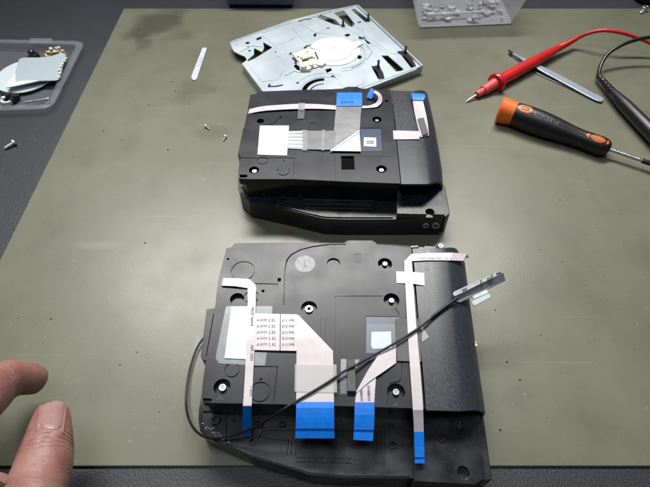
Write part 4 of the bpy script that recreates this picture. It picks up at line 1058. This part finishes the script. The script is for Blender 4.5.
A, B = at(427,15,9), at(484,11.5,9); bm = nb(); lathe(bm, A, B, [(0,2.4),(.05,3.2),(.12,3.2),(.14,1.5),(1,1.3)], 12); o = link('white_rod', bm, 'hub_white', loc=(A.x,A.y,8), smooth=True); tag(o, 'thin white rod lying inside the frosted tub', 'rod')

# ---------------------------------------------------------------- blue box at the back
G0, G1 = at(228.5,8.2,0), at(293,8.6,0)
bx = thing('blue_box', 'dark blue box with white label at the far edge of the bench', 'box', ((G0.x+G1.x)/2, G0.y+20, 0))
bm = nb(); prism(bm, [G0+Vector((1,1.5,0)), G1+Vector((-1,1.5,0)), G1+Vector((-1,59,0)), G0+Vector((1,59,0))], .3, 4); link('base', bm, 'pin_black', bx)  # black strip under the shell stands for the box's shadow line
bm = nb(); prism(bm, [G0, G1, G1+Vector((0,60,0)), G0+Vector((0,60,0))], 4, 38); link('shell', bm, 'blue_box', bx, bevel=1.2)
bm = nb(); A, B = at(253.5,3,0), at(266,3,0); yf = G0.y-.25
prism(bm, [Vector((A.x*G0.y/A.y,yf,0)), Vector((B.x*G0.y/B.y,yf,0)), Vector((B.x*G0.y/B.y,yf+.5,0)), Vector((A.x*G0.y/A.y,yf+.5,0))], 10, 24); link('window', bm, 'navy', bx)
bm = nb(); prism(bm, [Vector((A.x*G0.y/A.y+2,yf-.1,0)), Vector((B.x*G0.y/B.y-2,yf-.1,0)), Vector((B.x*G0.y/B.y-2,yf+.2,0)), Vector((A.x*G0.y/A.y+2,yf+.2,0))], 5.5, 8.5); link('label_sticker', bm, 'hub_white', bx)

# ---------------------------------------------------------------- black knob and nuts, top right
c = at(648, -3, 4); bm = nb(); lathe(bm, Vector((c.x,c.y,MT+.1)), Vector((c.x,c.y,26)), [(0,12),(.05,17),(.2,18),(.9,16),(1,14)], 36); o = link('black_jar', bm, 'black_gloss', loc=(c.x,c.y,MT), smooth=True); tag(o, 'round glossy black jar cut off by the far right corner', 'jar')
for i, (px, py, r, z_) in enumerate(((645.5,7.5,4.6,3),(641.5,12,3.4,0))):
    c = at(px, py, MT+z_+1); bm = nb(); ring(bm, c, r*.5, r, MT+.1, MT+z_+2.2, 6 if i == 0 else 20)
    o = link('metal_nut', bm, 'steel', loc=(c.x,c.y,MT), bevel=.4); tag(o, ('larger' if i == 0 else 'smaller')+' of the two bright nuts in front of the black jar', 'nut', 'bright nuts')

# ---------------------------------------------------------------- hand of the person at the bench
def skin_mesh(verts, edges, radii, root=0, sub=2):
    me = bpy.data.meshes.new('tmp'); me.from_pydata([v/1000 for v in verts], edges, []); ob = bpy.data.objects.new('tmp', me); C.objects.link(ob)
    sk = ob.modifiers.new('skin', 'SKIN'); sk.use_smooth_shade = True
    for i, d_ in enumerate(me.skin_vertices[0].data):
        r = radii[i]; d_.radius = ((r[0]/1000, r[1]/1000) if isinstance(r, tuple) else (r/1000, r/1000)); d_.use_root = (i == root)
    ss = ob.modifiers.new('sub', 'SUBSURF'); ss.levels = sub; ss.render_levels = sub
    dg = bpy.context.evaluated_depsgraph_get(); dg.update(); out = bpy.data.meshes.new_from_object(ob.evaluated_get(dg))
    bpy.data.objects.remove(ob); return out
HV, HE, HR = [], [], []
def hv(p, r, par=None):
    HV.append(p); HR.append(r)
    if par is not None: HE.append((par, len(HV)-1))
    return len(HV)-1
wrist = hv(at(-40,640,62), (27,20))
arm = hv(at(-60,760,64), (31,26), wrist)
palm = hv(at(-62,520,62), (34,17), wrist)
# thumb, seen from its nail side
t1 = hv(at(0,560,58), 19, wrist); t2 = hv(at(30,500,52), 18.5, t1); t3 = hv(at(41,476,49), 15.2, t2); t4 = hv(at(46,455,46), 14.8, t3); t5 = hv(at(49,438,43), 13.0, t4); t6 = hv(at(51.5,419,40), 10.8, t5); t7 = hv(at(52,407,37), 8.8, t6)
w1 = hv(at(-16,484,40), 17, t1)
# index finger curling round towards the thumb
k1 = hv(at(-62,450,66), 16, palm); i2 = hv(at(-34,416,66), 13.5, k1); i3 = hv(at(-8,390,48), 13.4, i2); i4 = hv(at(5,379,40), 13.0, i3); i5 = hv(at(19,377,33), 11.6, i4); i6 = hv(at(34,379,25), 10.2, i5); i7 = hv(at(42.5,382.5,19), 8.2, i6)
# the other fingers, outside the picture
m1 = hv(at(-100,455,64), 16, palm); m2 = hv(at(-90,400,64), 11.5, m1); m3 = hv(at(-60,365,50), 10.5, m2); m4 = hv(at(-38,362,32), 9, m3)
r1 = hv(at(-135,480,58), 15, palm); r2 = hv(at(-135,415,58), 11, r1); r3 = hv(at(-100,375,46), 10, r2); r4 = hv(at(-80,370,28), 8.5, r3)
l1 = hv(at(-150,520,52), 14, palm); l2 = hv(at(-172,455,50), 10, l1); l3 = hv(at(-150,410,38), 9, l2); l4 = hv(at(-130,400,22), 7.5, l3)
me = skin_mesh(HV, HE, HR, 0, 5)
# knuckle creases: shallow rings pressed into the skin over the thumb joint
jp = at(45,452,46)/1000; jt = (at(52,410,38)-at(41,480,49)).normalized()
ip = at(10,376,48)/1000; it = (at(30,378,38)-at(-10,390,58)).normalized()
for v in me.vertices:
    pass
hand = bpy.data.objects.new('person', me); C.objects.link(hand); me.materials.append(MATS['skin'])
hb = at(48, 440, 0)/1000
for v in me.vertices: v.co = v.co-Vector((hb.x, hb.y, 0))
hand.location = (hb.x, hb.y, 0)
tag(hand, 'bare hand resting over the mat, thumb and curled index finger in view', 'person')
tex = bpy.data.textures.new('skin_fold', 'CLOUDS'); tex.noise_scale = .012
dm = hand.modifiers.new('lumps', 'DISPLACE'); dm.texture = tex; dm.strength = .0008; dm.mid_level = .5
# nail: a curved plate bedded on the thumb's own skin
from mathutils.bvhtree import BVHTree
def nail(parent):
    dg = bpy.context.evaluated_depsgraph_get(); dg.update()
    tree = BVHTree.FromObject(parent, dg)
    A, B = Vector((50.5,427)), Vector((54.5,397.5))
    axn = (B-A); side = Vector((1,.13)).normalized(); bm = nb(); nu, nv = 18, 14; G = []; N = []
    for i in range(nu+1):
        t = i/nu; row = []; nr = []
        w_ = 11.8*(1-.10*t)*(1-(max(0,(.12-t)/.12))**2*.25-(max(0,(t-.75)/.25))**2*.35)
        for j in range(nv+1):
            q = j/nv*2-1
            tt = t - (1-q*q)*.07*max(0, 1-t/.3) + (1-q*q)*.05*max(0,(t-.7)/.3)
            p2 = A+axn*tt+side*q*w_
            d = (at(p2.x, p2.y, 0)/1000-Vector((0,0,H/1000))).normalized()
            hit, nrm, _, _ = tree.ray_cast(Vector((0,0,H/1000))-parent.location, d)
            if hit is None:
                hit, nrm, _, _ = tree.find_nearest(at(p2.x, p2.y, 42)/1000-parent.location)
            e = .25 if 0 < i < nu and 0 < j < nv else -.25
            row.append((hit+parent.location)*1000+nrm*(e+.12)+nrm*.25*(1-q*q)); nr.append(nrm)
        G.append(row); N.append(nr)
    Vt = [[bm.verts.new(p) for p in row] for row in G]; Vb = [[bm.verts.new(p-n_*1.0) for p, n_ in zip(row, nr)] for row, nr in zip(G, N)]
    for i in range(nu):
        for j in range(nv):
            f = bm.faces.new((Vt[i][j], Vt[i][j+1], Vt[i+1][j+1], Vt[i+1][j])); f.material_index = 1 if (i < 1 or j < 1) else 0
            bm.faces.new((Vb[i][j], Vb[i+1][j], Vb[i+1][j+1], Vb[i][j+1]))
        for j in (0, nv): bm.faces.new((Vt[i][j], Vt[i+1][j], Vb[i+1][j], Vb[i][j]))
    for i in (0, nu):
        for j in range(nv): bm.faces.new((Vt[i][j], Vt[i][j+1], Vb[i][j+1], Vb[i][j]))
    return link('nail', bm, None, parent, smooth=True, mats=['nail','nail_edge_glint'])
nail(hand)
# skin folds pressed into the joints, then the bed of the nail
me.update()
def proj(p):        # metres -> photograph pixel
    q = Vector((p.x, p.y, p.z-H/1000)); f = q.y*math.cos(PITCH)-q.z*math.sin(PITCH); u = q.y*math.sin(PITCH)+q.z*math.cos(PITCH)
    return 325+FPX*q.x/f, 243.5-FPX*u/f
off_h = hand.location.copy()
NRM = [v.normal.copy() for v in me.vertices]; CO = [v.co.copy() for v in me.vertices]
def dents(center, axis, rows, reach=.022):
    c_ = center-off_h
    for i_, v in enumerate(CO):
        w = v-c_
        if w.length_squared > reach*reach: continue
        s_ = w.dot(axis)+.0010*math.sin(w.cross(axis).length*380)
        dd_ = sum(dpt*math.exp(-((s_-o_)/.0006)**2) for o_, dpt in rows)
        if dd_ > 1e-6: CO[i_] = v-NRM[i_]*dd_*(.6+.4*math.sin(v.x*900))
dents(jp, jt, ((-.0062,.0004),(-.0034,.0006),(-.0008,.0009),(.0016,.0007),(.0044,.0005),(.0075,.0003)))
dents(ip, it, ((-.0030,.0003),(.0002,.0005),(.0030,.0003)))
NA, NB, NS = Vector((50.5,427)), Vector((54.5,397.5)), Vector((1,.13)).normalized()
a_ = (NB-NA).normalized(); nl_ = (NB-NA).length; nc_ = at(52,412,44)/1000-off_h
for i_, v in enumerate(CO):
    if (v-nc_).length_squared > .0009 or NRM[i_].z < 0: continue
    x_, y_ = proj(v+off_h); d_ = Vector((x_,y_))-NA
    tt = d_.dot(a_)/nl_; ss = d_.dot(NS)/11.5
    e_ = max(abs(ss), abs((tt-.6)/.66))
    if e_ < .9: CO[i_] = v-NRM[i_]*.0004*min(1, (.9-e_)/.15)
    elif e_ > .98 and e_ < 1.3 and tt < .85: CO[i_] = v+NRM[i_]*.0005*math.sin(math.pi*(e_-.98)/.32)
me.vertices.foreach_set('co', [q for v in CO for q in v]); me.update()

# ---------------------------------------------------------------- light
def area(name, loc, target, sx, sy, e, col):
    l = bpy.data.lights.new(name, 'AREA'); l.shape = 'RECTANGLE'; l.size = sx; l.size_y = sy; l.energy = e; l.color = col
    o = bpy.data.objects.new(name, l); C.objects.link(o); o.location = loc
    o.rotation_euler = (Vector(target)-Vector(loc)).to_track_quat('-Z','Y').to_euler(); return o
area('bench_lamp', (-.05, .95, 1.12), (.02, .24, 0), 1.3, .16, 6.6, (1.0, .985, .955)).data.spread = R(75)
area('overhead_fill', (-.10, .02, 1.75), (0, .27, 0), 1.1, .5, 7.5, (.92,.97,1.0))  # fill lamp added overhead to brighten the front ledges
w = bpy.data.worlds.new('World'); S.world = w; w.use_nodes = True
bg = w.node_tree.nodes['Background']; bg.inputs[0].default_value = (.8,.88,1,1); bg.inputs[1].default_value = .07
S.view_settings.view_transform = 'Standard'; S.view_settings.look = 'None'; S.view_settings.exposure = 0; S.view_settings.gamma = 1
